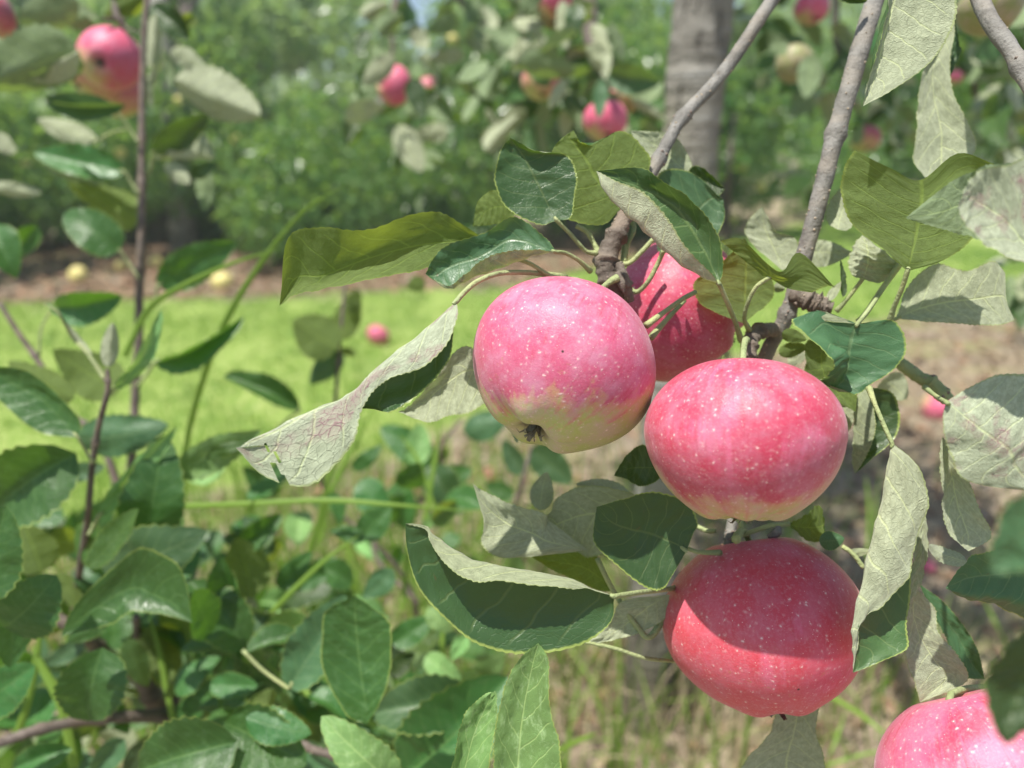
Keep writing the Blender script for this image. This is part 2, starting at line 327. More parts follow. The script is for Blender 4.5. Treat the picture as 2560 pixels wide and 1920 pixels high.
def blob(c, ax, n=(5, 8), jit=0.):
    """small squashed ellipsoid: centre c, axes rows of ax (3x3, with lengths)"""
    V = []; F = []
    for i in range(n[0]+1):
        for j in range(n[1]):
            p, t = math.pi*i/n[0], 2*math.pi*j/n[1]
            q = np.array([math.sin(p)*math.cos(t), math.sin(p)*math.sin(t), math.cos(p)])
            V.append(c + q@ax*(1+jit*rnd.uniform(-1, 1)))
    for i in range(n[0]):
        for j in range(n[1]):
            a = i*n[1]+j; b2 = i*n[1]+(j+1) % n[1]; F.append((a, b2, b2+n[1], a+n[1]))
    return np.array(V), np.array(F)
def branch(name, pts, rad, mat, parent, nlent=60, nodes=(), seg=14, rough=.03):
    """a woody shoot: tapered, knobbly, with pale lenticels and raised bud scars"""
    V, F, C, tan, R = tube_data(pts, rad, seg, 14, rough); Vs = [V]; Fs = [F]; mi = [0]*len(F); n = len(V); L = len(C)
    for t in nodes:     # ring swelling
        k = int(t*(L-1)); w = 3
        for q in range(max(0, k-w), min(L, k+w+1)):
            f = 1+.28*math.exp(-((q-k)/1.3)**2); Vs[0][q*seg:(q+1)*seg] = C[q]+(Vs[0][q*seg:(q+1)*seg]-C[q])*f
    rg = random.Random(len(C)*7+nlent)
    def add(k, th, s, m, h):
        nonlocal n
        a = np.cross(tan[k], [0.3, .5, .8]); a /= np.linalg.norm(a); b = np.cross(tan[k], a)
        nd = a*math.cos(th)+b*math.sin(th); sd = np.cross(tan[k], nd)
        bv, bf = blob(C[k]+nd*R[k]*.97, np.array([sd*s*rg.uniform(.7, 1.2), tan[k]*s, nd*h]), jit=.18)
        Vs.append(bv); Fs.append(bf+n); mi.extend([m]*len(bf)); n += len(bv)
    for _ in range(nlent):
        add(rg.randrange(2, L-2), rg.uniform(0, 6.28), rg.uniform(.00028, .00065), 1, .00045)
    for t in nodes:
        k = int(t*(L-1))
        for _ in range(7): add(min(L-1, max(0, k+rg.randint(-1, 1))), rg.uniform(0, 6.28), rg.uniform(.0005, .0011), 2, .0011)
    V = np.vstack(Vs); F = np.vstack(Fs); o0 = np.asarray(pts[0], float)
    return put(name, mesh_vf(name, V-o0, F, [mat, M['lent'], M['scar']], mi=mi), parent, o0)

# ------------------------------------------------------------------ leaves
def net_leaf(parent, f, d, rows, mid, side, mat='hero', pet=None, serr=.00042, quilt=.00060, seed=None, tear=None, wav=.0010, pr=.00092, nv=90, seg=5, dtip=0.):
    """leaf from cross sections given base -> tip; points (x, y[, mm]) from one margin to the other; mid = index of the midrib"""
    nc = max(len(r) for r in rows); R = len(rows); A = np.zeros((R, nc, 3))
    for i, r in enumerate(rows):
        if not isinstance(r[0], (tuple, list)): r = [r]*nc
        if len(r) == 1: r = list(r)*nc
        for j, p in enumerate(r):
            dz = (p[2] if len(p) > 2 else 0)/1000.
            A[i, j] = P(f, p[0], p[1], d+dz+dtip*i/(R-1))
    nu = (nc-1)*seg+1; tv = np.linspace(0, R-1, nv); tu = np.linspace(0, nc-1, nu)
    X = crs(A, tv); X = np.swapaxes(crs(np.swapaxes(X, 0, 1), tu), 0, 1)
    u = np.where(tu < mid, (tu-mid)/max(mid, 1e-6), (tu-mid)/max(nc-1-mid, 1e-6)); u = np.clip(u, -1, 1); v = tv/(R-1)
    if mid == 0: u = np.maximum(u, 0)
    du = np.gradient(X, axis=1); dv = np.gradient(X, axis=0); Nn = np.cross(du, dv)
    # which side looks at the camera, in the last half
    c = slice(int(mid*seg)+1 if mid < nc-1 else 0, nu); r = slice(nv//3, 2*nv//3)
    tocam = CP-X
    s = float((Nn[r, c]*tocam[r, c]).sum())
    flip = (s > 0) != (side == 't')
    Nn = Nn/(np.linalg.norm(Nn, axis=2, keepdims=True)+1e-12)
    if flip: Nn = -Nn
    sd = seed if seed is not None else rnd.random()*50
    v0 = v[:, None]-.20*np.abs(u[None, :])**1.25; ph = v0*NVEIN+(u[None, :] > 0)*.45
    t = np.abs((ph % 1)-.5); pil = np.sin(np.pi*np.clip(t/.5, 0, 1)*.5)
    env = np.sin(np.pi*np.clip(v, 0, 1))[:, None]**.5
    D = quilt*(pil-.6)*env
    wv = np.array([[mnoise.noise(Vector((uu*1.6+sd, vv*5., sd))) + .5*mnoise.noise(Vector((uu*4+sd, vv*13., 3+sd))) for uu in u] for vv in v])
    D = D + wav*wv*env*(.5+np.abs(u)[None, :])
    X = X + Nn*D[..., None]
    # toothed margins
    saw = ((np.arange(nv)*1.0) % 3)/2.0
    for col, nb in ((0, 1), (-1, -2)):
        o = X[:, col]-X[:, nb]; ln = np.linalg.norm(o, axis=1)[:, None]+1e-9
        e = serr*saw[:, None]*np.clip(np.sin(np.pi*v), .0, 1)[:, None]**.3*(.6+.8*npr.random((nv, 1))); X[:, col] += o/ln*np.minimum(e, 0.8*ln+.0002)
    Vv = X.reshape(-1, 3); F = grid_faces(nv, nu)
    if tear:
        v1, v2, u1, u2 = tear; fi = np.arange(len(F)); iv = fi//(nu-1); iu = fi % (nu-1)
        cu = (u[iu]+u[iu+1])/2; cv = (v[iv])
        cen = v1 + (v2-v1)*np.abs((cu-u1)/(u2-u1+1e-9)) + .012*np.sin(cu*17)
        wdt = .008*np.clip((np.abs(cu)-min(abs(u1), abs(u2))), 0, 1)+.0045
        F = F[~((np.abs(cv-cen) < wdt) & (cu > min(u1, u2)) & (cu < max(u1, u2)))]
    if flip: F = F[:, ::-1]
    UV = np.stack(np.broadcast_arrays(u[None, :]*.5+.5, v[:, None]), -1).reshape(-1, 2)
    o0 = A[0, mid]; me = raw_mesh('leaf', Vv-o0, F, M[mat], UV)
    o = put('leaf', me, parent, o0)
    if pet:
        pf = pet[0]; pts = [o0+(A[1, mid]-o0)*.25, o0]+[P(pf, q[0], q[1], d+(q[2]/1000. if len(q) > 2 else 0)) for q in pet[1:]]
        n = len(pts); tube('petiole', pts, [pr*.7]+[pr]*(n-2)+[pr*1.5], M['stem'], o, 7, 5)
    return o

def proto_leaf(i, nv=22, nu=9, mat='sap'):
    rg = random.Random(100+i); arch = rg.uniform(-.08, .22); fold = rg.uniform(-.35, .7); tw = rg.uniform(-1.1, 1.1); bend = rg.uniform(-.10, .10); ex = rg.uniform(.70, 1.0); sh = rg.uniform(.5, .75)
    sd = rg.random()*30; V = []; UV = []
    for a in range(nv):
        v = a/(nv-1); wd = math.sin(math.pi*v**ex)**sh*(1-.25*v) if 0 < v < 1 else 0
        wd = max(wd, .0)
        for b_ in range(nu):
            u = b_/(nu-1)*2-1; n1 = mnoise.noise(Vector((u*1.5+sd, v*4, 0)))
            s = (1+.045*((a % 2)*2-1)) if abs(u) > .99 and 0 < a < nv-1 else 1
            x = u*wd*s; z = arch*4*v*(1-v) + fold*abs(x)*.5 + tw*.16*x*(v-.3) + .085*n1*(abs(u)+.3)*wd + .03*mnoise.noise(Vector((u*4+sd, v*11, 3)))*wd + .02*math.sin(v*NVEIN*6.28)*abs(u)*wd
            y = v + .03*abs(x)*0
            V.append((x+bend*4*v*(1-v), y, z)); UV.append((u*.5+.5, v))
    return raw_mesh('leaf', V, grid_faces(nv, nu)[:, ::1], M[mat], UV)
PROTO = {m: [proto_leaf(i, mat=m) for i in range(10)] for m in ('sap', 'mid', 'olive', 'pale', 'dusty', 'weed', 'hero')}
def leaf_at(parent, base, tip, hw, nrm, mat='sap', k=None, thick=.7):
    """a leaf blade from base to tip (world), half width hw*length, upper side facing nrm"""
    base = Vector(base); tip = Vector(tip); Y = tip-base; L = Y.length; Y.normalize(); nrm = Vector(nrm)
    X = Y.cross(nrm); X.normalize(); Z = X.cross(Y)
    me = PROTO[mat][rnd.randrange(10) if k is None else k]
    o = bpy.data.objects.new('leaf', me); link(o); o.parent = parent
    Mx = Matrix(((X.x*hw*L, Y.x*L, Z.x*L*thick, base.x), (X.y*hw*L, Y.y*L, Z.y*L*thick, base.y), (X.z*hw*L, Y.z*L, Z.z*L*thick, base.z), (0, 0, 0, 1)))
    loc = Mx.to_translation() - WLOC[parent]; Mx.translation = loc
    o.matrix_basis = Mx; WM[o] = Matrix.Translation(WLOC[parent]) @ Mx; return o
WM = {}
def pet_for(o, pts, r=.0011, seg=6, mat='stem'):
    V, F, *_ = tube_data(pts, r, seg, 4); inv = WM[o].inverted()
    me = mesh_vf('petiole', [inv@Vector(v) for v in V], F, M[mat]); p = bpy.data.objects.new('petiole', me); link(p); p.parent = o; return p
def SL(parent, f, bx, by, tx, ty, hw, side='t', roll=0, d=.5, mat='sap', dt=0., pet=None, k=None):
    b = P(f, bx, by, d); t = P(f, tx, ty, d+dt)
    Y = Vector(t-b).normalized(); n = Vector(CP-(b+t)/2).normalized(); n = (n-Y*n.dot(Y)).normalized()
    if side == 'u': n = -n
    n = Matrix.Rotation(math.radians(roll), 3, Y)@n
    o = leaf_at(parent, b, t, hw, n, mat, k)
    if pet:
        q = [P(pet[0], pet[i], pet[i+1], d+.004) for i in range(1, len(pet), 2)]
        a = b+(t-b)*.06; pet_for(o, [a, b]+q, max(.0008, .022*Vector(t-b).length*.8))
    return o

# ------------------------------------------------------------------ the setting: ground, lane of grass
def lane_masks(x, y):
    near = 2.95+.75*x; far = np.where(x < 0, 6.0+.22*x, 6.0+1.2*x)
    return near, far
def ground():
    b = NB('ground_soil'); g = b.tc('Object'); x, y, _ = b.sep(g)
    n1 = b.noise(g, 3., 5, .65); n2 = b.noise(g, 26., 5, .7); n3 = b.noise(g, 120., 3, .7)
    soil = b.mix(b.sm(n2, .35, .65), (.15, .118, .085), (.40, .325, .245)); soil = b.mix(b.sm(n3, .5, .7, 0., .5), soil, (.60, .49, .38))
    soil = b.mix(b.sm(n1, .48, .62, 0., .7), soil, (.30, .30, .13))
    e = b.M('MULTIPLY', b.M('SUBTRACT', n1, .5), 1.6)
    near = b.M('ADD', b.M('MULTIPLY', x, .75), 2.95); a = b.sm(b.M('ADD', b.M('SUBTRACT', y, near), e), -.15, .2)
    farl = b.M('ADD', 6.0, b.M('MAXIMUM', b.M('MULTIPLY', x, 1.2), b.M('MULTIPLY', x, .22))); c = b.sm(b.M('ADD', b.M('SUBTRACT', farl, y), e), -.15, .2)
    gr = b.mix(b.sm(n2, .35, .65), (.17, .29, .04), (.36, .42, .14))
    col = b.mix(b.M('MULTIPLY', a, c), soil, gr)
    gm = b.done(b.pr(col, .9, .15, b.bump(b.M('ADD', n2, b.M('MULTIPLY', n3, .5)), .8, .02)))
    n = 121; t = np.linspace(-1, 1, n); q = np.sign(t)*np.abs(t)**2.6*150
    Xg, Yg = np.meshgrid(q, q+2.0)
    Zg = np.array([[.05*mnoise.noise(Vector((a/2.2, b_/2.2, 0)))+.012*mnoise.noise(Vector((a*3, b_*3, 0))) if abs(a) < 25 and abs(b_) < 25 else -.02 for a, b_ in zip(r1, r2)] for r1, r2 in zip(Xg, Yg)])
    me = raw_mesh('ground', np.stack([Xg, Yg, Zg], -1).reshape(-1, 3), grid_faces(n, n), gm)
    tag(put('ground', me), None, None, kind='structure')
ground()
def gz(x, y): return .05*mnoise.noise(Vector((x/2.2, y/2.2, 0)))+.012*mnoise.noise(Vector((x*3, y*3, 0)))
def blades(name, xy, h, w, mat, lean=.5, label=None, cat=None, curve=.5):
    n = len(xy); z = np.array([gz(a, b_) for a, b_ in xy]); th = npr.uniform(0, 6.28, n); hh = h*npr.uniform(.5, 1.3, n); ww = w*npr.uniform(.6, 1.3, n)
    ln = npr.uniform(0, lean, n)*hh; la = npr.uniform(0, 6.28, n)
    base = np.stack([xy[:, 0], xy[:, 1], z-.01], 1); dx = np.stack([np.cos(th), np.sin(th), np.zeros(n)], 1)*ww[:, None]/2
    l1 = np.stack([np.cos(la)*ln*.35, np.sin(la)*ln*.35, hh*.6], 1); l2 = np.stack([np.cos(la)*ln, np.sin(la)*ln, hh*(1-curve*.2*(ln/hh))], 1)
    V = np.stack([base-dx, base+dx, base+l1+dx*.8, base+l1-dx*.8, base+l2], 1).reshape(-1, 3)
    i = np.arange(n)*5; F = np.concatenate([np.stack([i, i+1, i+2], 1), np.stack([i, i+2, i+3], 1), np.stack([i+3, i+2, i+4], 1)])
    return tag(put(name, raw_mesh(name, V, F, M[mat], smooth=False)), label, cat, kind='stuff')
xy = np.stack([npr.uniform(-5.5, 5, 260000), npr.uniform(.8, 11, 260000)], 1)
ne, fa = lane_masks(xy[:, 0], xy[:, 1]); jt = npr.normal(0, .13, len(xy))
pt = np.array([mnoise.noise(Vector((a*3.1, b_*3.1, 2)))+.6*mnoise.noise(Vector((a*9, b_*9, 5))) for a, b_ in xy[:]])+npr.uniform(-.25, .25, len(xy)) > -.22
k = pt & (xy[:, 1] > ne+jt) & (xy[:, 1] < fa+jt) & (np.abs(xy[:, 0]) < .45+xy[:, 1]*.72)
blades('lawn_grass', xy[k][:85000], .045, .0065, 'lawn', .9, 'short sunlit grass on the mown lane between the rows', 'grass')
q = xy[k][85000:87600]; blades('lawn_weeds', q, .11, .02, 'far', 1.4, 'broad weeds and seed heads standing over the mown grass', 'weeds') 
# litter and sparse green growth of the tree strip
def quads(name, xy, s, mat, label, cat):
    n = len(xy); z = np.array([gz(a, b_) for a, b_ in xy]); th = npr.uniform(0, 6.28, n); ss = s*npr.uniform(.4, 1.4, n)
    c = np.stack([xy[:, 0], xy[:, 1], z+.006+npr.uniform(0, .008, n)], 1)
    a = np.stack([np.cos(th), np.sin(th), npr.uniform(-.35, .35, n)], 1)*ss[:, None]/2; b_ = np.stack([-np.sin(th), np.cos(th), npr.uniform(-.5, .5, n)], 1)*ss[:, None]/2*.55
    up = np.array([0, 0, 1.])*ss[:, None]*.12
    V = np.stack([c-a, c-b_+up, c+a, c+b_+up], 1).reshape(-1, 3); i = np.arange(n)*4
    F = np.concatenate([np.stack([i, i+1, i+2], 1), np.stack([i, i+2, i+3], 1)])
    tag(put(name, raw_mesh(name, V, F, M[mat], smooth=False)), label, cat, kind='stuff')
def strip_xy(n, y0, y1, off=0.):
    q = np.stack([npr.uniform(-3.5, 5.5, n*3), npr.uniform(y0, y1, n*3)], 1); ne, fa = lane_masks(q[:, 0], q[:, 1])
    k = ((q[:, 1] < ne-off) | (q[:, 1] > fa+off)) & (np.abs(q[:, 0]) < .5+q[:, 1]*.72); return q[k][:n]
quads('leaf_litter', strip_xy(7000, .5, 9.), .05, 'litter', 'brown fallen leaves scattered over the bare strip', 'leaf litter')
q = np.stack([npr.uniform(-6, 3, 9000), npr.uniform(5.0, 8.6, 9000)], 1); ne, fa = lane_masks(q[:, 0], q[:, 1]); q = q[q[:, 1] > fa-.05][:6500]
quads('far_litter_shade', q, .075, 'litter', 'brown leaf litter on the far bare strip, also darkening it like tree shade', 'leaf litter')  # litter laid thick here also stands in for shade on the soil
quads('dry_straw', strip_xy(9000, .5, 8.), .035, 'dry', 'pale dry clippings lying over the soil', 'straw')
blades('dead_grass', strip_xy(9000, .5, 4.), .09, .0035, 'dry', 1.6, 'thin dead grass stalks under the trees', 'dry grass')
q = np.stack([npr.normal(b_x, .22, 900) for b_x in (.42,)]+[npr.normal(1.35, .2, 900)], 1); blades('trunk_grass', q, .22, .004, 'dry', .8, 'dead stalks standing round the foot of the grey trunk', 'dry grass')
q = strip_xy(5200, .5, 4.6); q = q[np.array([mnoise.noise(Vector((a*2.1, b_*2.1, 7))) > .06 for a, b_ in q])]
q = q[~((q[:, 0] > .9+npr.normal(0, .2, len(q))) & (q[:, 1] > 2.0+npr.normal(0, .2, len(q))))]
blades('wild_grass', q, .15, .0055, 'blade', 1.0, 'loose green grass growing under the trees', 'grass')
q = np.stack([npr.normal(-.45, .5, 2400), npr.normal(1.5, .5, 2400)], 1); blades('tall_grass', q, .30, .006, 'blade', .8, 'taller bright grass among the young shoots', 'grass')

# ------------------------------------------------------------------ apples
def apple_mesh(nt=64, npn=40, lob=1., seed=0, sq=.88):
    V = []; 
    for i in range(npn+1):
        ph = math.pi*i/npn; 
        for j in range(nt):
            th = 2*math.pi*j/nt; s, c = math.sin(ph), math.cos(ph)
            r = s*(1+.05*c+.05*s*s)*.96; z = sq*c
            z -= .42*math.exp(-(r/.20)**2)*(c > 0) ; z += .19*math.exp(-(r/.22)**2)*(c < 0)
            if c < 0: z += lob*.035*math.cos(5*th+seed)*math.exp(-((r-.38)/.2)**2); r *= 1+lob*.012*math.cos(5*th+seed)
            q = Vector((r*math.cos(th), r*math.sin(th), z)); q *= 1+.04*mnoise.noise(q*1.1+Vector((seed*3, 1, seed)))
            V.append(q)
    i = np.arange(npn)[:, None]; j = np.arange(nt)[None, :]; a = i*nt+j; b_ = i*nt+(j+1) % nt
    F = np.stack([a, a+nt, b_+nt, b_], -1).reshape(-1, 4)
    return np.array([tuple(v) for v in V]), F
def apple(loc, R, calyx, mat, label, group=None, stalk=None, hero=True, seed=0, sq=.88, spin=0., name='apple', lob=1.):
    """calyx: world direction of the blossom end. stalk: world point the stalk grows from"""
    z = (-Vector(calyx)).normalized(); loc = Vector(loc)
    q = z.to_track_quat('Z', 'Y')@Matrix.Rotation(spin, 3, 'Z').to_quaternion()
    V, F = apple_mesh(*( (80, 56) if hero else (24, 14)), seed=seed, sq=sq, lob=lob)
    o = bpy.data.objects.new(name, raw_mesh('apple', V, F, mat)); link(o)
    o.location = loc; o.rotation_mode = 'QUATERNION'; o.rotation_quaternion = q; o.scale = (R, R, R)
    tag(o, label, 'apple', group)
    inv = (Matrix.Translation(loc)@q.to_matrix().to_4x4()@Matrix.Scale(R, 4)).inverted()
    if hero:    # dried flower remains in the eye
        Vs, Fs, n = [], [], 0
        for kk in range(5):
            a = kk*1.257+.3; L = rnd.uniform(.13, .19); d0 = np.array([math.cos(a), math.sin(a), 0]); sd = np.array([-d0[1], d0[0], 0])
            zb = -sq+.20
            P0 = d0*.05+np.array([0, 0, zb]); P1 = d0*.075+np.array([0, 0, zb-L*.6]); P2 = d0*(.10+rnd.uniform(0, .06))+np.array([0, 0, zb-L]); P3 = P2+d0*.05+np.array([0, 0, .03])
            for p, w in ((P0, .035), (P1, .035), (P2, .02), (P3, .003)): Vs += [p-sd*w, p+sd*w-d0*.004]
            for r in range(3): Fs.append((n+2*r, n+2*r+1, n+2*r+3, n+2*r+2))
            n += 8
        for kk in range(7):
            a = rnd.uniform(0, 6.28); tv, tf, *_ = tube_data([(0.02*math.cos(a), .02*math.sin(a), -sq+.2), (.03*math.cos(a), .03*math.sin(a), -sq+.08), (.07*math.cos(a), .07*math.sin(a), -sq+.02)], .006, 4, 2)
            Vs += list(tv); Fs += [tuple(x) for x in tf+n]; n += len(tv)
        me = mesh_vf('calyx', np.array(Vs), np.array(Fs), M['sepal']); c = bpy.data.objects.new('calyx', me); link(c); c.parent = o
    if stalk is not None:
        a = Vector((0, 0, sq-.45)); e = inv@Vector(stalk); m1 = Vector((0, 0, sq-.05)); pts = [a, m1, (m1+e)/2+Vector((0, 0, .08)), e]
        V2, F2, *_ = tube_data([tuple(p) for p in pts], [.035, .035, .035, .05], 7, 5)
        s = bpy.data.objects.new('stalk', mesh_vf('stalk', V2, F2, M['stem'])); link(s); s.parent = o
    return o
def ap_px(f, x, y, rpx, d, cal, mat, label, **kw):
    R = px2m(f, rpx, d); return apple(P(f, x, y, d), R, camvec(*cal), mat, label, **kw)
GA = 'ripe pink apples hanging from the near twigs'
lw = lambda v, c: tuple((Matrix(((1, 0, 0), (0, 1, 0), (0, 0, 1)))@Vector(v)))
def blush_local(cal, bl_cam, spin=0.):
    """blush direction given in camera space, turned into the apple's own axes"""
    z = (-camvec(*cal)).normalized(); q = z.to_track_quat('Z', 'Y')@Matrix.Rotation(spin, 3, 'Z').to_quaternion()
    return tuple(q.inverted()@camvec(*bl_cam))
def near_apple(nm, f, x, y, r, d, cal, bl, label, mk={}, **kw):
    m = apple_mat('skin_'+nm, blush_local(cal, bl), **mk)
    return ap_px(f, x, y, r, d, cal, m, label, group=GA, **kw)
near_apple('one', 'D', 1216, 790, 200, .318, (-.38, -.80, .36), (-.08, 1, .25), 'pink apple with green lower end and dark dried eye, left one of the hanging cluster',
           dict(thr=-.20, soft=.32, red=.36, seed=1.3, bloom=.50), seed=1.0, sq=.93, stalk=P('D', 1335, 600, .335), lob=.9)
near_apple('two', 'D', 1606, 950, 211, .293, (-.04, -.99, .16), (-.15, .9, .5), 'bright pink speckled apple hanging in the middle, directly over another apple',
           dict(thr=-.27, soft=.5, red=.60, seed=4.1, bloom=.36, pink=(.60, .085, .17)), seed=2.2, sq=.86, lob=.7, stalk=P('D', 1612, 735, .33))
near_apple('three', 'D', 1647, 1348, 206, .346, (.10, -.97, .22), (-.35, .1, .9), 'lowest apple of the cluster, red and pink with a shadow across its upper half',
           dict(thr=-.22, soft=.8, red=.70, seed=7.7, bloom=.22, pink=(.66, .11, .18), deep=(.58, .04, .055)), seed=.4, sq=.93, lob=.6, stalk=P('D', 1590, 1165, .33))
near_apple('four', 'D', 1456, 672, 160, .392, (.80, -.45, .1), (-.3, .5, .8), 'darker red apple half hidden behind the twig and the two front apples',
           dict(thr=-.30, soft=.4, red=.55, seed=9.2, bloom=.2, pink=(.54, .07, .15)), seed=3.0, sq=.92, stalk=P('D', 1345, 610, .37))
near_apple('five', 'D', 2136, 1694, 222, .300, (.2, -.9, .45), (-.2, .8, .5), 'pink speckled apple cut off by the lower right corner of the picture',
           dict(thr=-.6, soft=.5, red=.45, seed=12.4, bloom=.34, pink=(.60, .11, .205)), seed=1.7, sq=.88, stalk=P('D', 2300, 1500, .40))

# ------------------------------------------------------------------ the hanging twigs and their leaves
A_o = P('D', 1330, 560, .345)
tA = T('apple_branch', A_o, 'grey speckled twig slanting down from the top to the left apple of the cluster', 'branch', 'apple twigs hanging in the foreground')
branch('twig', [P('D', 2030, -560, .47), P('D', 1840, -260, .43), P('D', 1668, 0, .395), P('D', 1560, 160, .382), P('D', 1470, 260, .372), P('D', 1412, 365, .362), P('D', 1358, 452, .354)],
       [.0062, .0047, .0034, .0032, .0031, .0030, .0030], M['bark'], tA, 110, (.655, .80, .93))
branch('spur', [P('D', 1362, 446, .354), P('D', 1335, 500, .350), P('D', 1310, 560, .347), P('D', 1318, 610, .346), P('D', 1350, 640, .352)], [.0034, .0042, .0050, .0044, .0028], M['barkd'], tA, 30, (.3, .52, .72), rough=.07)
branch('spur', [P('D', 1335, 570, .344), P('D', 1350, 610, .342), P('D', 1362, 650, .346)], [.0022, .0026, .0018], M['barkd'], tA, 6, (.6,), rough=.06)
tube('bud', [P('D', 1334, 590, .338), P('D', 1342, 612, .336), P('D', 1348, 634, .336)], [.0016, .0020, .0003], M['barkd'], tA)
B_o = P('D', 1650, 740, .36)
tB = T('apple_branch', B_o, 'thick speckled twig running down behind the middle apple', 'branch', 'apple twigs hanging in the foreground')
branch('twig', [P('D', 2080, -560, .46), P('D', 1975, -260, .42), P('D', 1890, 0, .372), P('D', 1840, 170, .362), P('D', 1800, 310, .358), P('D', 1765, 450, .358), P('D', 1735, 560, .360), P('D', 1700, 680, .366), P('D', 1650, 780, .374), P('D', 1605, 960, .376), P('D', 1585, 1110, .366), P('D', 1572, 1180, .362)],
       [.0066, .0055, .0044, .0043, .0041, .0040, .0038, .0036, .0035,   .0032, .0026, .0022], M['bark'], tB, 170, (.355, .64, .965), rough=.03)
branch('spur', [P('A', 1660, 1140, .365), P('A', 1530, 1150, .360), P('A', 1450, 1230, .356), P('A', 1440, 1380, .352)], [.0030, .0034, .0036, .0030], M['barkd'], tB, 14, (.35, .8), rough=.08)
branch('spur', [P('A', 1780, 860, .362), P('A', 1900, 880, .358), P('A', 2010, 930, .356), P('A', 2130, 960, .354)], [.0030, .0046, .0044, .0024], M['barkd'], tB, 16, (.25, .45, .65, .85), rough=.12)
branch('spur', [P('B', 850, 520, .350), P('B', 800, 640, .346), P('B', 640, 690, .342)], [.0028, .0020, .0012], M['bark'], tB, 4, (.2,), rough=.06)
branch('stub', [P('6', 1290, 560, .375), P('6', 1430, 690, .372), P('6', 1560, 790, .368), P('6', 1640, 830, .365), P('6', 1735, 930, .362)], [.0026, .0030, .0030, .0034, .0030], M['stem'], tB, 14, (.72, .92), rough=.05)
tC = T('apple_branch', P('D', 2180, 90, .34), 'smooth grey twig crossing the upper right corner', 'branch', 'apple twigs hanging in the foreground')
branch('twig', [P('D', 2020, -560, .46), P('D', 2050, -250, .40), P('D', 2118, 0, .335), P('D', 2200, 135, .315), P('D', 2290, 330, .30), P('D', 2400, 700, .30)], [.0055, .0044, .0036, .0034, .0032, .0030], M['bark'], tC, 60, (.62,))

# left twig leaves
net_leaf(tA, '2', .335, [(1445, 1345), [(1345, 1368), (1400, 1270, 3), (1530, 1325)], [(1150, 1275), (1350, 1165, 3), (1552, 1190)], [(1068, 1120), (1298, 1060, 3), (1566, 1080)], [(1082, 980), (1245, 960, 3), (1510, 955)], [(1118, 895), (1195, 890, 2), (1330, 925, -2)], (1160, 838)],
         1, 't', pet=('2', (1530, 1430, 4), (1620, 1530, 8), (1690, 1545, 10)))
net_leaf(tA, '2', .352, [(1840, 1265), [(1715, 1370), (1770, 1190), (1960, 1110, 3)], [(1480, 1310), (1680, 1080), (2012, 960, 4)], [(1425, 1100), (1620, 970), (1850, 800, 3)], [(1415, 935), (1555, 885), (1680, 868)], [(1470, 850), (1520, 835), (1590, 858, -3)], (1545, 795)], 1, 'u', 'olive')
net_leaf(tA, '2', .358, [(1200, 1295), [(1150, 1345), (1110, 1260), (1090, 1165)], [(1040, 1368), (1020, 1285), (975, 1215)], (930, 1380)], 1, 'u', 'olive')
net_leaf(tA, 'D', .330, [(1085, 548), [(1010, 550), (1020, 522, 2), (1005, 488, -1)], [(900, 582), (905, 530, 4), (925, 458, -2)], [(795, 607), (790, 560, 5), (790, 497, -3)], [(700, 626), (700, 595, 5), (690, 492, -3)], [(640, 636), (640, 600, 4), (622, 518, -2)], (604, 660)],
         1, 'u', 'olive', pet=('D', (1120, 560), (1150, 572), (1195, 598), (1250, 605)), dtip=-.02)
net_leaf(tA, '2', .322, [(1440, 1537), [(1370, 1450), (1330, 1500, 1), (1300, 1560, -2), (1330, 1528, -4)], [(1180, 1322), (1160, 1460, 3), (1150, 1620, -1), (1140, 1535, -6)], [(1010, 1418, 2), (980, 1560, 4), (985, 1685, -1), (975, 1605, -6)], [(790, 1488), (800, 1620, 3), (850, 1738, -2), (850, 1700, -5)], [(690, 1580), (700, 1680, 2), (770, 1758, -1), (775, 1745, -2)], (643, 1672)],
         1, 't', 'dusty', pet=('2', (1500, 1545, 4), (1580, 1590, 8), (1650, 1655, 14)))
net_leaf(tA, 'D', .318, [(1552, 612), [(1535, 590, -4), (1518, 600, -2), (1545, 590, 3), (1562, 580, 1)], [(1482, 535, -8), (1448, 555, -4), (1510, 520, 4), (1548, 508, -1)], [(1440, 470, -9), (1398, 503, -4), (1462, 450, 4), (1502, 446, -2)], [(1388, 415, -9), (1348, 462, -4), (1400, 412, 4), (1436, 397, -2)], [(1335, 393, -6), (1308, 418, -2), (1345, 390, 2), (1385, 363)], (1288, 369)],
         2, 't', 'pale', pet=('A', (1200, 790, 2), (1270, 950, 8), (1330, 1100, 20), (1370, 1230, 34)), pr=.00105)
net_leaf(tA, 'D', .366, [(1420, 540), [(1450, 560), (1450, 500), (1420, 450)], [(1520, 545), (1500, 460, 2), (1425, 375)], [(1562, 480), (1535, 430, 2), (1490, 372)], (1563, 432)], 1, 't', 'dusty')
net_leaf(tA, 'D', .372, [(1480, 440), [(1500, 425), (1500, 400, 2), (1488, 370)], [(1545, 425), (1535, 395, 3), (1515, 362)], (1566, 408)], 1, 't', 'hero')
net_leaf(tA, 'D', .375, [(1500, 400), [(1440, 400), (1470, 360, 1), (1490, 345)], [(1385, 340), (1425, 320, 2), (1450, 292)], (1363, 282)], 1, 'u', 'pale')
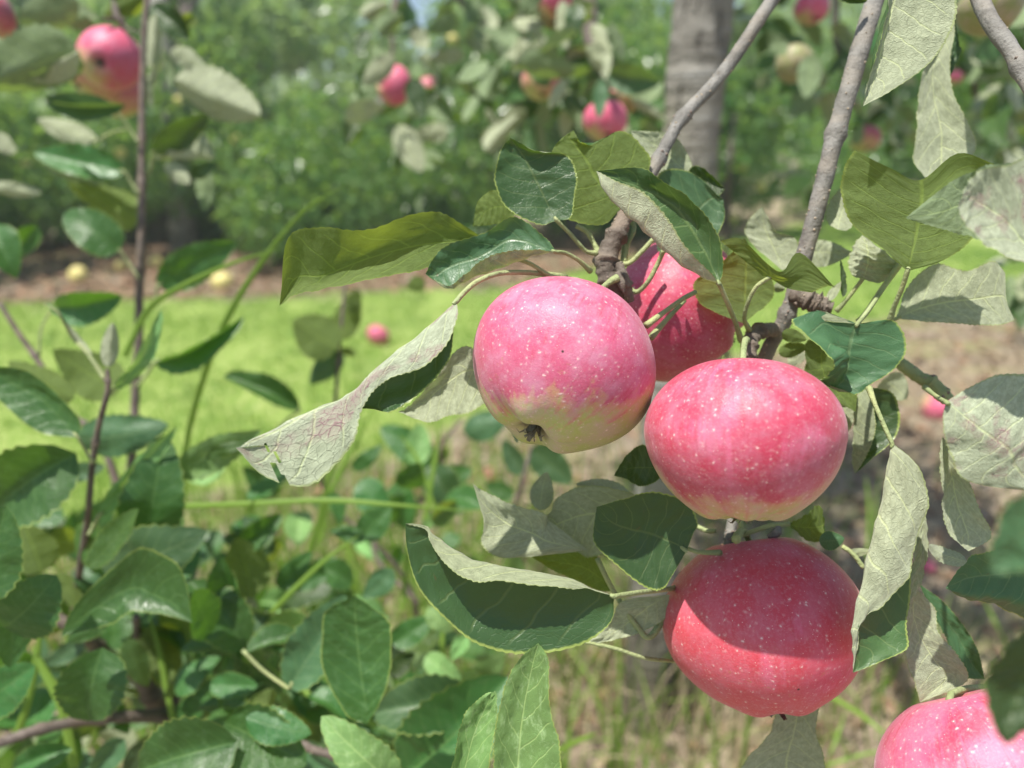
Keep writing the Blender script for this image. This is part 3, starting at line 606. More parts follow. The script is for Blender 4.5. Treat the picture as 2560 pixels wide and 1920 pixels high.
# leaf with purple veining hanging from the spur, its dark half folded behind
net_leaf(tA, '5', .300, [(832, 325), [(836, 420, -2), (750, 398), (790, 450, 3), (812, 520, 3)], [(765, 590, -3), (620, 508), (700, 600, 5), (792, 660, 5)], [(625, 722, -3), (495, 606), (600, 720, 6), (722, 770, 6)], [(425, 788, -3), (355, 725), (450, 850, 6), (600, 897, 5)], [(320, 868, -2), (235, 843), (300, 920, 4), (425, 1008, 4)], [(245, 1000, -1), (110, 925), (160, 970, 3), (262, 975, 3)], [(190, 1200), (-80, 1008), (0, 1050, 3), (100, 1080, 3)], [(-60, 1445), (-250, 1108), (-200, 1150, 2), (-150, 1200, 2)], [(-330, 1395), (-420, 1180), (-380, 1200, 1), (-340, 1210, 1)], (-512, 1220)],
         1, 't', 'spot', pet=('5', (880, 270, 5), (960, 205, 10), (1100, 155, 18), (1300, 152, 30), (1500, 180, 40)), tear=(.86, .84, -1., -.25), dtip=-.03, pr=.0011, nv=130)
net_leaf(tA, '5', .345, [(1120, 850), [(900, 600), (920, 745, 2), (930, 995)], [(700, 790), (740, 850, 3), (790, 1020, 1)], [(560, 950), (600, 975, 2), (660, 1062)], (478, 1000)], 1, 'u', 'pale')
for q in ([P('A', 730, 480, .338), P('A', 690, 570, .342), P('A', 600, 740, .345), P('A', 500, 830, .35), P('A', 400, 770, .35)], [P('A', 990, 830, .34), P('A', 880, 890, .336), P('A', 740, 990, .334), P('A', 580, 1110, .33)], [P('A', 900, 900, .35), P('A', 760, 1050, .342), P('A', 620, 1210, .336)],
          [P('A', 660, 370, .345), P('A', 540, 500, .346), P('A', 440, 590, .347), P('A', 340, 600, .348)], [P('A', 470, 240, .36), P('A', 480, 320, .358), P('A', 430, 430, .356), P('A', 400, 560, .354)], [P('A', 410, 300, .36), P('A', 400, 450, .355), P('A', 395, 590, .35)], [P('A', 0, 280, .35), P('A', 90, 330, .35), P('A', 150, 430, .35), P('A', 190, 510, .348)]):
    tube('petiole', q, [.0011]*(len(q)-1)+[.0016], M['stem'], tA, 7, 5)
# twig B leaves
net_leaf(tB, '6', .350, [(485, 460), [(330, 398), (490, 380, 2), (560, 402)], [(205, 315), (495, 270, 3), (655, 312)], [(190, 200), (500, 150, 3), (668, 222)], [(370, 70), (500, 40, 2), (600, 100)], (490, -60)], 1, 'u', 'olive')
net_leaf(tB, '6', .330, [[(600, 170, 3), (620, 175, 2), (640, 182), (680, 205), (760, 248), (900, 272)], [(470, 60, 2), (560, 90, 1), (650, 155, -2), (740, 185, -2), (870, 165), (1000, 230)], [(345, -45), (470, -55, -1), (630, 95, -4), (725, 142, -4), (830, 28, -2), (1045, 243)]], 2, 'u', 'olive', pet=('6', (560, 240, 2), (510, 340, 6), (490, 430, 12), (520, 500, 24)), nv=60, quilt=.0001, wav=.0005)
net_leaf(tB, '3', .378, [(720, 1650), [(560, 1500), (690, 1560, 2), (815, 1592)], [(500, 1420), (640, 1450, 2), (805, 1462)], [(520, 1345), (610, 1370, 2), (680, 1405)], (597, 1262)], 1, 'u', 'pale', quilt=.0002)
net_leaf(tB, '3', .385, [(800, 1560), [(880, 1620), (900, 1540), (890, 1480)], [(1000, 1620), (1010, 1540), (1010, 1470)], (1158, 1545)], 1, 'u', 'pale')
net_leaf(tB, '3', .320, [(1485, 1655), [(1330, 1520), (1420, 1540), (1508, 1560), (1600, 1590), (1710, 1583)], [(1155, 1370), (1340, 1400, 1), (1538, 1430, 3), (1700, 1440, 2), (1880, 1450)], [(1090, 1190), (1320, 1240, 1), (1560, 1290, 4), (1750, 1260, 2), (1925, 1250)], [(1100, 1020), (1340, 1100, 1), (1574, 1180, 5), (1780, 1050, 2), (1965, 1080)], [(1162, 918, -1), (1390, 1030), (1566, 1098, 5), (1790, 935), (2012, 1000, -3)]],
         2, 'u', 'olive', quilt=.00025, pet=('6', (1450, 250, 4), (1400, 370, 10), (1375, 450, 14)), pr=.00105)
net_leaf(tB, '3', .262, [(2700, 1250), [(2300, 1560), (2300, 1300, 2), (2300, 1015)], [(2000, 1505), (2010, 1250, 2), (2000, 1010, -2)], [(1880, 1445), (1860, 1230, 2), (1880, 1050)], [(1700, 1395), (1700, 1290), (1740, 1120)], (1475, 1330)], 1, 'u', 'mid')  # darker leaf material stands in for shade from the neighbouring leaf
net_leaf(tB, '3', .240, [(2850, 1700), [(2300, 1640), (2270, 1520, 3), (2350, 1000)], [(2010, 1510), (2090, 1350, 4), (2090, 1012)], [(1870, 1415), (1930, 1240, 3), (1950, 1035)], [(1812, 1330), (1850, 1200, 1), (1868, 1110)], (1798, 1235)], 1, 'u', 'spot')
net_leaf(tC, '3', .305, [(1500, -350), [(1390, -150), (1440, -150, 3), (1700, -200)], [(1383, 0), (1405, 0, 3), (1785, 10, 2)], [(1325, 200), (1350, 200, 3), (1748, 190, 2)], [(1265, 390), (1305, 400, 3), (1625, 378, 2)], [(1233, 545), (1260, 545, 2), (1400, 545, 1)], (1212, 648)], 1, 'u', 'pale', quilt=.0006)
net_leaf(tB, '3', .372, [(1765, 100), [(1640, 330), (1690, 300, 2), (1772, 200)], [(1570, 450), (1640, 430, 2), (1745, 375)], [(1555, 620), (1650, 600, 3), (1765, 570)], [(1543, 800), (1690, 800, 3), (1868, 780)], [(1528, 1000), (1690, 1000, 3), (1898, 920)], (1690, 1180)], 1, 'u', 'pale')
net_leaf(tB, '3', .380, [(1770, 120), [(1740, 220), (1780, 220), (1800, 260)], [(1720, 340), (1760, 340), (1808, 310)], [(1690, 440), (1720, 430), (1770, 420)], (1705, 525)], 1, 't', 'hero')
net_leaf(tB, '6', .345, [(1210, 192), [(1150, 165), (1230, 150, -2), (1320, 210)], [(1128, 90, 2), (1245, 80, -4), (1398, 150, 2)], [(1150, 0, 2), (1240, 0, -3), (1388, 60, 2)], (1210, -78)], 1, 'u', 'pale', pet=('6', (1180, 230, 3), (1110, 320, 6), (1050, 385, 9)), quilt=.0012)
net_leaf(tB, '6', .350, [(1415, 432), [(1480, 434), (1530, 380, 2), (1488, 240, 3)], [(1700, 452), (1700, 335, 2), (1650, 100, 3)], [(1900, 468), (1880, 312, 1), (1850, 140)], [(2050, 466), (2050, 290), (1998, 82)], [(2138, 440), (2090, 320), (2082, 150)]], 1, 'u', 'pale', pet=('6', (1370, 450), (1300, 480)))
net_leaf(tB, '6', .318, [(1180, 462), [(800, 440, -1), (950, 385), (1150, 540, 1), (1400, 445)], [(850, 512, -5), (1000, 560, -3), (1130, 640, 1), (1474, 600)], [(995, 650, -9), (1112, 640, -6), (1118, 740, 2), (1405, 735)], [(1040, 715, -9), (1118, 700, -6), (1085, 820, 2), (1260, 830)], [(985, 790, -5), (1052, 785, -4), (1025, 855, 2), (1160, 888)], (947, 805)],
         2, 't', 'dusty', pet=('6', (1230, 400, 8), (1350, 230, 20), (1440, 80, 30)))
net_leaf(tB, '6', .345, [(1010, 560), [(870, 570), (960, 650, 2), (1050, 600)], [(862, 700), (980, 780, 2), (1150, 740)], [(905, 830), (1060, 880, 2), (1175, 850)], (1168, 1000)], 1, 'u', 'olive')
net_leaf(tB, '6', .352, [(1220, 845), [(1270, 950, -4), (1172, 930, -3), (1250, 920, 3), (1385, 880, 2)], [(1290, 1080, -5), (1155, 1080, -3), (1250, 1060, 4), (1438, 1020, 2)], [(1270, 1180, -5), (1150, 1220, -2), (1240, 1200, 3), (1402, 1165, 1)], [(1215, 1300, -2), (1148, 1310), (1200, 1290, 1), (1262, 1290)], (1165, 1378)], 1, 't', 'hero')
net_leaf(tB, '9', .300, [(1390, -322), [(1550, -180, -3), (1450, -212, -3), (1368, -200), (1400, -190, 4), (1480, -172, 4)], [(1608, 40, -3), (1470, 50, -4), (1320, 60), (1400, 70, 6), (1500, 80, 7)], [(1535, 290, -4), (1400, 290, -5), (1262, 270), (1400, 300, 7), (1500, 310, 7)], [(1492, 475, -4), (1350, 500, -5), (1202, 520), (1350, 560, 6), (1498, 620, 6)], [(1325, 668, -3), (1240, 680, -3), (1158, 745), (1320, 800, 5), (1478, 800, 4)], [(1200, 762, -2), (1180, 830, -2), (1155, 890), (1300, 910, 3), (1480, 930, 2)], [(1183, 905, -1), (1170, 935, -1), (1154, 985), (1220, 990, 1), (1320, 1010)], (1152, 1078)],
         2, 't', 'pale', pet=('6', (1350, 1100, 3), (1290, 960, 8), (1250, 850, 14)), quilt=.0007, nv=110)
net_leaf(tB, '9', .315, [(1590, 100), [(1545, 200), (1580, 200), (1610, 230)], [(1520, 400), (1560, 400), (1598, 420)], [(1485, 550), (1520, 540), (1555, 560)], (1478, 690)], 1, 'u', 'pale')
net_leaf(tB, '9', .325, [(1535, 560), [(1480, 700), (1520, 700, 1), (1655, 690, 1)], [(1468, 850), (1560, 850, 2), (1672, 830)], [(1480, 1000), (1650, 1000, 2), (1792, 975)], [(1530, 1150), (1720, 1110, 2), (1842, 1130)], (1562, 1260)], 1, 'u', 'pale')
net_leaf(tB, '9', .345, [(1560, 540), [(1650, 740), (1670, 700), (1705, 650)], [(1740, 900), (1790, 850, 2), (1842, 815)], [(1820, 1090), (1870, 1010, 2), (1918, 960)], (1957, 1118)], 1, 't', 'dusty')
net_leaf(tB, '6', .270, [(1720, 940), [(1705, 1030), (1800, 1000, -2), (1850, 860)], [(1715, 1150), (1950, 1120, -4), (2070, 770)], [(1760, 1270), (2100, 1230, -4), (2330, 820)], [(1860, 1425), (2150, 1340, -2), (2420, 1100)], (2300, 1490)], 1, 'u', 'spot', pet=('6', (1700, 930, 20), (1640, 890, 60), (1590, 850, 90)))
net_leaf(tB, '6', .285, [(1700, 1150), [(1688, 1260), (1720, 1260), (1765, 1260)], [(1690, 1400), (1760, 1400, 1), (1862, 1430)], [(1700, 1570), (1790, 1560, 2), (1925, 1600)], [(1750, 1740), (1850, 1740, 1), (2000, 1760)], (1855, 1850)], 1, 'u', 'pale')
net_leaf(tC, '9', .300, [(2600, 500), [(2300, 280), (2300, 470, 2), (2300, 650), (2300, 780, 3)], [(2196, 295), (2196, 460, 2), (2190, 640, -2), (2190, 740, 2)], [(1990, 340), (2000, 480, 2), (2000, 607, -2), (2000, 660, 2)], [(1860, 385), (1850, 500, 1), (1850, 602, -1), (1850, 630, 1)], (1718, 562)], 1, 't', 'dusty')
SL(tC, '9', 1850, 400, 1612, 300, .22, 'u', 20, .295, 'pale')
net_leaf(tC, '9', .165, [(2600, 500), [(2150, 850), (2300, 900), (2500, 1000)], [(1985, 1030), (2200, 1100, 2), (2500, 1300)], [(1970, 1250), (2150, 1250, 2), (2350, 1350)], [(2020, 1420), (2100, 1420), (2200, 1440)], (2085, 1512)], 1, 't', 'hero')
net_leaf(tC, '9', .150, [(2500, -100), [(2100, 20), (2250, 200), (2450, 350)], [(2020, 180), (2130, 280), (2300, 430)], [(1985, 350), (2050, 370), (2180, 450)], (1998, 475)], 1, 't', 'dusty')
# round the lowest apple
net_leaf(tB, '9', .352, [(830, 1240), [(700, 1320), (820, 1320, 2), (940, 1260)], [(640, 1450), (790, 1450, 2), (925, 1440)], [(510, 1600), (750, 1600, 2), (975, 1600)], [(430, 1800), (740, 1780, 1), (960, 1800)], (700, 2000)], 1, 'u', 'pale')
net_leaf(tB, '8', .345, [(1640, 330), [(1400, 150, 2), (1400, 280), (1280, 372)], [(1372, 108, -2), (1300, 230, 2), (1092, 372)], [(1180, 52, -1), (1150, 170, 3), (984, 290)], [(1010, -20), (1010, 60, 1), (998, 150)], (933, -75)], 1, 'u', 'pale')
net_leaf(tB, '8', .352, [(1960, 30), [(1880, -22), (1900, 100, 2), (1850, 280)], [(1610, -55), (1640, 110, 3), (1650, 372)], [(1455, 15), (1500, 150, 3), (1550, 340)], [(1378, 120), (1330, 225, 1), (1285, 345)], (1050, 348)], 1, 'u', 'pale')
net_leaf(tB, '8', .358, [(1795, 582), [(1700, 575), (1680, 480), (1690, 370)], [(1580, 520), (1590, 430, 1), (1600, 330)], [(1420, 450), (1425, 400, 1), (1430, 350)], (1285, 368)], 1, 'u', 'olive')
SL(tB, '5', 1340, 1600, 1385, 1365, .34, 'u', 0, .37, 'pale'); SL(tB, '5', 1900, 1520, 1560, 1440, .22, 'u', 0, .37, 'pale'); SL(tB, '5', 1180, 940, 1200, 1190, .2, 'u', 0, .36, 'pale')
net_leaf(tB, '8', .322, [(2235, 335), [(2275, 230), (2185, 300, 1), (2150, 480)], [(2300, 160), (2080, 255, 2), (2085, 566)], [(2225, 25), (2000, 225, 3), (1970, 547)], [(2020, -25), (1900, 205, 3), (1790, 402)], [(1860, 15), (1780, 160, 1), (1670, 270)], (1688, 66)], 1, 't', 'hero', pet=('B', (380, 610, 2), (540, 665, 5), (740, 670, 12)))
net_leaf(tB, '5', .335, [(2100, 1330), [(2060, 1415), (2020, 1340), (2010, 1230)], [(1950, 1452), (1940, 1340, 2), (1955, 1203)], [(1860, 1405), (1870, 1350, 1), (1850, 1290)], (1793, 1388)], 1, 't', 'hero')
net_leaf(tB, '8', .300, [(1795, 612), [(1640, 568, -3), (1690, 580), (1745, 680, 2), (1768, 775, 1)], [(1450, 558, -7), (1485, 492, -1), (1480, 700, 3), (1570, 912, 1)], [(1130, 518, -9), (1200, 446, -2), (1200, 700, 4), (1240, 962, 1)], [(930, 520, -9), (955, 396, -2), (930, 640, 4), (965, 902, 1)], [(780, 430, -7), (795, 306, -1), (750, 500, 3), (765, 748, 1)], [(690, 300, -4), (695, 236), (630, 330, 2), (603, 563)], [(645, 205, -1), (632, 178), (570, 230, 1), (532, 340)], (520, 168)],
         1, 't', 'hero', pet=('8', (1850, 603, 5), (1950, 588, 14), (2090, 572, 34), (2300, 540, 75)), nv=120, pr=.00105)
net_leaf(tB, '8', .345, [(2130, 600), [(2110, 740), (2000, 680), (1850, 640)], [(1950, 830), (1870, 780, 2), (1790, 730)], [(1780, 880), (1740, 860), (1700, 830)], (1610, 905)], 1, 'u', 'pale')
tube('petiole', [P('8', 1690, 380, .35), P('8', 1790, 580, .348), P('8', 1930, 790, .346), P('8', 2010, 860, .346), P('8', 2100, 740, .35)], [.0012, .0012, .0013, .0014, .0018], M['stem'], tB)
tube('petiole', [P('8', 1620, 890, .345), P('8', 1800, 930, .346), P('8', 1990, 990, .35), P('8', 2200, 1010, .36)], .0009, M['stem'], tB)
for q in ([P('B', 950, 510, .345), P('B', 1080, 460, .343), P('B', 1210, 420, .341), P('B', 1380, 405, .34)], [P('B', 850, 330, .345), P('B', 930, 400, .343), P('B', 935, 530, .342)], [P('B', 1860, 610, .34), P('B', 1960, 680, .338), P('B', 2060, 810, .336)], [P('B', 530, 430, .36), P('B', 620, 470, .356), P('B', 700, 470, .354)]):
    tube('petiole', q, .0011, M['stem'], tB, 7, 5)
net_leaf(tB, 'B', .340, [(1380, 405), [(1440, 480), (1420, 425, 1), (1440, 360)], [(1560, 560), (1560, 440, 2), (1560, 300)], [(1700, 540), (1680, 420, 2), (1650, 245)], (1700, 350)], 1, 'u', 'olive')
SL(tB, 'B', 1650, 560, 1885, 540, .42, 't', 10, .335, 'dusty'); SL(tB, 'B', 1700, 470, 1680, 320, .2, 'u', 30, .345, 'pale'); SL(tB, 'B', 1930, 680, 2150, 650, .2, 'u', 0, .34, 'hero')
tube('bud', [P('B', 1180, 520, .342), P('B', 1260, 480, .34), P('B', 1270, 400, .341)], [.0010, .0022, .0008], M['bark'], tB)
tube('petiole', [P('6', 1450, 90, .34), P('6', 1330, 250, .342), P('6', 1230, 400, .345), P('6', 1180, 450, .346)], .0012, M['stem'], tB)
SL(tB, '6', 1090, 300, 1075, 70, .12, 't', 40, .35, 'hero'); SL(tB, '6', 1000, 320, 1090, 200, .2, 'u', 0, .352, 'pale')
SL(tB, '6', 720, 520, 870, 560, .30, 'u', 0, .352, 'olive'); SL(tB, '6', 700, 640, 880, 600, .28, 'u', 0, .355, 'olive'); SL(tB, '6', 760, 700, 870, 640, .35, 'u', 0, .40, 'pale'); SL(tB, '6', 860, 680, 760, 640, .5, 'u', 0, .40, 'pale')
SL(tB, '6', 1340, 800, 1480, 920, .55, 'u', 0, .40, 'pale'); SL(tB, '6', 1090, 920, 1120, 1120, .28, 'u', 0, .37, 'pale')
SL(tB, '6', 950, 880, 1170, 960, .3, 'u', 0, .36, 'hero'); SL(tC, '3', 1010, -40, 1240, 5, .14, 't', 0, .36, 'hero'); SL(tB, '3', 1060, 1400, 1180, 1080, .3, 'u', 10, .36, 'pale')
SL(tB, '6', 670, 240, 740, 250, .5, 'u', 0, .37, 'hero')
# ------------------------------------------------------------------ weed with two felted leaves in front
wt = T('weed_plant', P('8', 1100, 2600, .36), 'pale green felted weed with two upright leaves at the bottom edge', 'plant')
net_leaf(wt, '8', .30, [(1180, 2150), [(1040, 1900), (1180, 1900, 2), (1500, 1900)], [(1060, 1640), (1205, 1659, 3), (1468, 1640)], [(1060, 1500), (1222, 1450, 3), (1455, 1500)], [(1105, 1270), (1250, 1250, 3), (1405, 1330)], [(1150, 1110), (1285, 1080, 2), (1396, 1130)], [(1230, 980), (1310, 980, 1), (1390, 990)], (1332, 898)], 1, 't', 'weed')
net_leaf(wt, '8', .31, [(800, 2100), [(720, 1900), (840, 1900, 2), (1000, 1900)], [(812, 1610), (885, 1659, 3), (1030, 1659)], [(850, 1450), (940, 1450, 3), (1060, 1470)], [(900, 1310), (1000, 1310, 2), (1080, 1320)], [(1000, 1215), (1040, 1230), (1076, 1230)], (1070, 1190)], 1, 't', 'weed')
g0 = P('8', 1100, 2600, .36); tube('stem', [P('8', 1180, 2100, .30), P('8', 1100, 2400, .34), g0, (g0[0]-.05, g0[1]+.2, 0)], .002, M['stem'], wt); tube('stem', [P('8', 800, 2050, .31), P('8', 1000, 2400, .35), g0], .0016, M['stem'], wt)

# ------------------------------------------------------------------ left: saplings
def sap(label, base, grp='leafy young apple shoots on the left'): return T('apple_sapling', base, label, 'sapling', grp)
s0 = G('D', 250, 1500); 
tS = sap('tall upright brown shoot with hanging grey green leaves and apples beside it', P('4', 790, 1200, .80))
def stem_part(par, pts, rad, mat='sapbark', n=20, nodes=(.3, .6)): return branch('stem', pts, rad, M[mat], par, n, nodes, seg=9, rough=.03)
stem_part(tS, [P('1', 905, -80, .78), P('1', 880, 200, .78), P('1', 870, 500, .78), P('1', 865, 860, .78), P('1', 865, 1180, .78), P('1', 860, 1510, .78), P('4', 850, 300, .79), P('4', 845, 600, .79), P('4', 825, 900, .80), P('4', 810, 1200, .80), P('7', 760, 100, .84), P('7', 600, 900, .95)], [.0028, .0030, .0032, .0036, .0038, .0040, .0042, .0042, .0044, .0044, .0044, .005], nodes=(.27, .35, .5), n=50)
for a in [('1', 720, 690, 272, 608, .15, 't', 25, .76, 'dusty', 0, ('1', 780, 770, 850, 880)), ('1', 760, 1050, 205, 930, .21, 't', 15, .77, 'sap', 0, ('1', 800, 1110, 850, 1190)), ('1', 590, 860, 225, 728, .2, 'u', 10, .8, 'pale', 0, ('1', 680, 810, 770, 790)),
          ('1', 640, 1100, 205, 960, .2, 'u', -20, .83, 'mid'), ('1', 845, 1340, 405, 1110, .26, 'u', 0, .82, 'olive'), ('1', 735, 1530, 390, 1305, .34, 't', 5, .76, 'sap', 0, ('1', 790, 1610, 850, 1700)), ('4', 960, 235, 1450, -40, .24, 't', 8, .76, 'sap', 0, ('4', 950, 310, 880, 390)),
          ('1', 930, 930, 1275, 700, .24, 't', 20, .78, 'hero', 0, ('1', 920, 1010, 890, 1090)), ('1', 1060, 490, 1590, 700, .30, 'u', 15, .8, 'pale'), ('1', 1090, 560, 1570, 640, .22, 'u', -30, .81, 'mid'), ('1', 1090, 800, 1310, 965, .30, 'u', 0, .84, 'pale'),
          ('1', 940, 965, 1315, 962, .13, 'u', 50, .79, 'pale', 0, ('1', 930, 1020, 890, 1090)), ('1', 1010, 1000, 1160, 1120, .3, 'u', 0, .79, 'pale'), ('1', 1170, 1070, 1312, 990, .3, 't', 0, .80, 'hero'), ('1', 1240, 1010, 1250, 1290, .22, 'u', 10, .82, 'mid'), ('1', 1040, 310, 1240, 400, .3, 'u', 0, .82, 'pale'),
          ('1', 930, 420, 950, 80, .2, 'u', 20, .8, 'pale', 0, ('1', 930, 480, 880, 560)), ('1', 1080, 540, 1010, 310, .2, 'u', 0, .82, 'mid'), ('1', 930, 650, 1010, 350, .13, 'u', 40, .8, 'pale'), ('1', 1160, 240, 920, 40, .3, 't', 0, .9, 'hero'), ('1', 470, 300, -130, 540, .32, 'u', -15, .74, 'mid'), ('1', 480, 310, -100, 400, .16, 'u', 30, .73, 'pale'),
          ('1', 560, 90, 340, 110, .40, 'u', 0, .95, 'mid'), ('1', 480, 10, 100, 130, .3, 'u', 0, .85, 'mid'), ('1', 220, 0, 250, 140, .5, 't', 0, .9, 'hero'), ('1', -60, 830, 100, 930, .35, 'u', 20, .78, 'pale'), ('1', -60, 1150, 250, 1180, .18, 'u', 20, .8, 'pale'), ('1', -100, 250, 60, 330, .4, 'u', 0, .8, 'mid'),
          ('1', 880, -30, 640, 110, .3, 'u', 0, .85, 'olive'), ('1', 230, 1380, 30, 1600, .25, 't', 0, .9, 'sap'), ('4', -60, -130, 100, 190, .35, 't', 0, .7, 'sap'), ('1', 1100, 130, 1180, 90, .4, 't', 0, .9, 'olive')]:
    SL(tS, *a)
tS2 = sap('slim shoot forking near its top with a pale upright leaf bud', P('7', 540, 300, .56))
stem_part(tS2, [P('4', 655, 740, .52), P('4', 655, 880, .52), P('4', 600, 1100, .53), P('4', 560, 1350, .54), P('4', 540, 1600, .55), P('7', 520, 250, .57), P('7', 460, 650, .62), P('7', 440, 1100, .7), P('7', 500, 1900, .9)], [.0014, .0018, .0020, .0022, .0022, .0026, .003, .0032, .004], nodes=(.08, .3))
stem_part(tS2, [P('4', 640, 800, .52), P('4', 540, 650, .52), P('4', 440, 540, .52), P('4', 360, 400, .51), P('4', 270, 340, .51)], [.0016, .0014, .0012, .0009, .0005], 'stem', 5, ())
SL(tS2, '4', 660, 725, 690, 455, .21, 'u', 0, .515, 'pale', k=2); SL(tS2, '4', 690, 860, 985, 375, .10, 't', 30, .53, 'weed', 0, ('4', 680, 880, 660, 900)); SL(tS2, '4', 560, 660, 380, 430, .07, 'u', 0, .52, 'pale'); SL(tS2, '4', 360, 420, 290, 330, .2, 't', 0, .51, 'weed')
SL(tS2, '4', 600, 1640, 1085, 1085, .10, 't', 20, .54, 'weed', 0, ('4', 570, 1700, 540, 1750))
tS3 = sap('low bushy shoot with broad veined dark leaves in the lower left corner', P('7', 900, 1450, .62))
stem_part(tS3, [P('7', 260, 700, .60), P('7', 470, 820, .61), P('7', 640, 960, .64), P('7', 860, 1120, .66), P('7', 960, 1280, .68), P('7', 1130, 1380, .70), P('7', 1500, 1360, .72)], [.0045, .0052, .006, .0065, .0085, .008, .004], n=40)
stem_part(tS3, [P('7', 830, 730, .62), P('7', 850, 950, .64), P('7', 880, 1150, .66)], [.003, .0038, .005]); stem_part(tS3, [P('7', -40, 1520, .56), P('7', 300, 1410, .58), P('7', 700, 1350, .62), P('7', 1000, 1340, .66)], [.0035, .004, .0045, .006])
stem_part(tS3, [P('8', -300, 1440, .5), P('8', -60, 1540, .5), P('8', 130, 1600, .5), P('8', 400, 1720, .5)], [.0026, .0026, .0028, .0028], n=10); stem_part(tS3, [P('7', 1130, 1380, .7), P('7', 1200, 1900, .8), P('7', 1150, 2900, 1.0)], [.007, .009, .011])
stem_part(tS3, [P('4', 0, 340, .7), P('4', 120, 530, .7), P('4', 240, 700, .7), P('4', 420, 1000, .7), P('4', 660, 1280, .7), P('7', 1000, 1000, .7), P('7', 1130, 1350, .7)], [.0022, .0024, .0026, .003, .0034, .004, .005], n=14)
net_leaf(tS3, '7', .47, [(370, 855), [(470, 650), (520, 730, 2), (560, 812)], [(735, 400), (720, 600, 5), (690, 770)], [(850, 320), (830, 560, 6), (800, 700)], [(960, 350), (930, 600, 6), (900, 708)], [(1110, 455), (1060, 660, 3), (1040, 730)], (1172, 772)], 1, 't', 'sap', pr=.0011, serr=.0009)
net_leaf(tS3, '4', .50, [(475, 1155), [(300, 1140), (370, 1040, 3), (490, 1050)], [(180, 1090), (250, 920, 4), (390, 930)], [(30, 960), (120, 850, 4), (250, 800)], [(-60, 860), (0, 780, 3), (120, 735)], (-90, 720)], 1, 't', 'sap', pet=('4', (520, 1230, 6), (570, 1310, 12)))
net_leaf(tS3, '8', .44, [(282, 1392), [(160, 1330), (275, 1250, 2), (350, 1290)], [(20, 1060), (245, 1050, 5), (420, 1100)], [(15, 850), (225, 850, 5), (435, 850)], [(40, 700), (215, 720, 3), (400, 750)], (215, 610)], 1, 't', 'sap', quilt=.0014, nv=100)
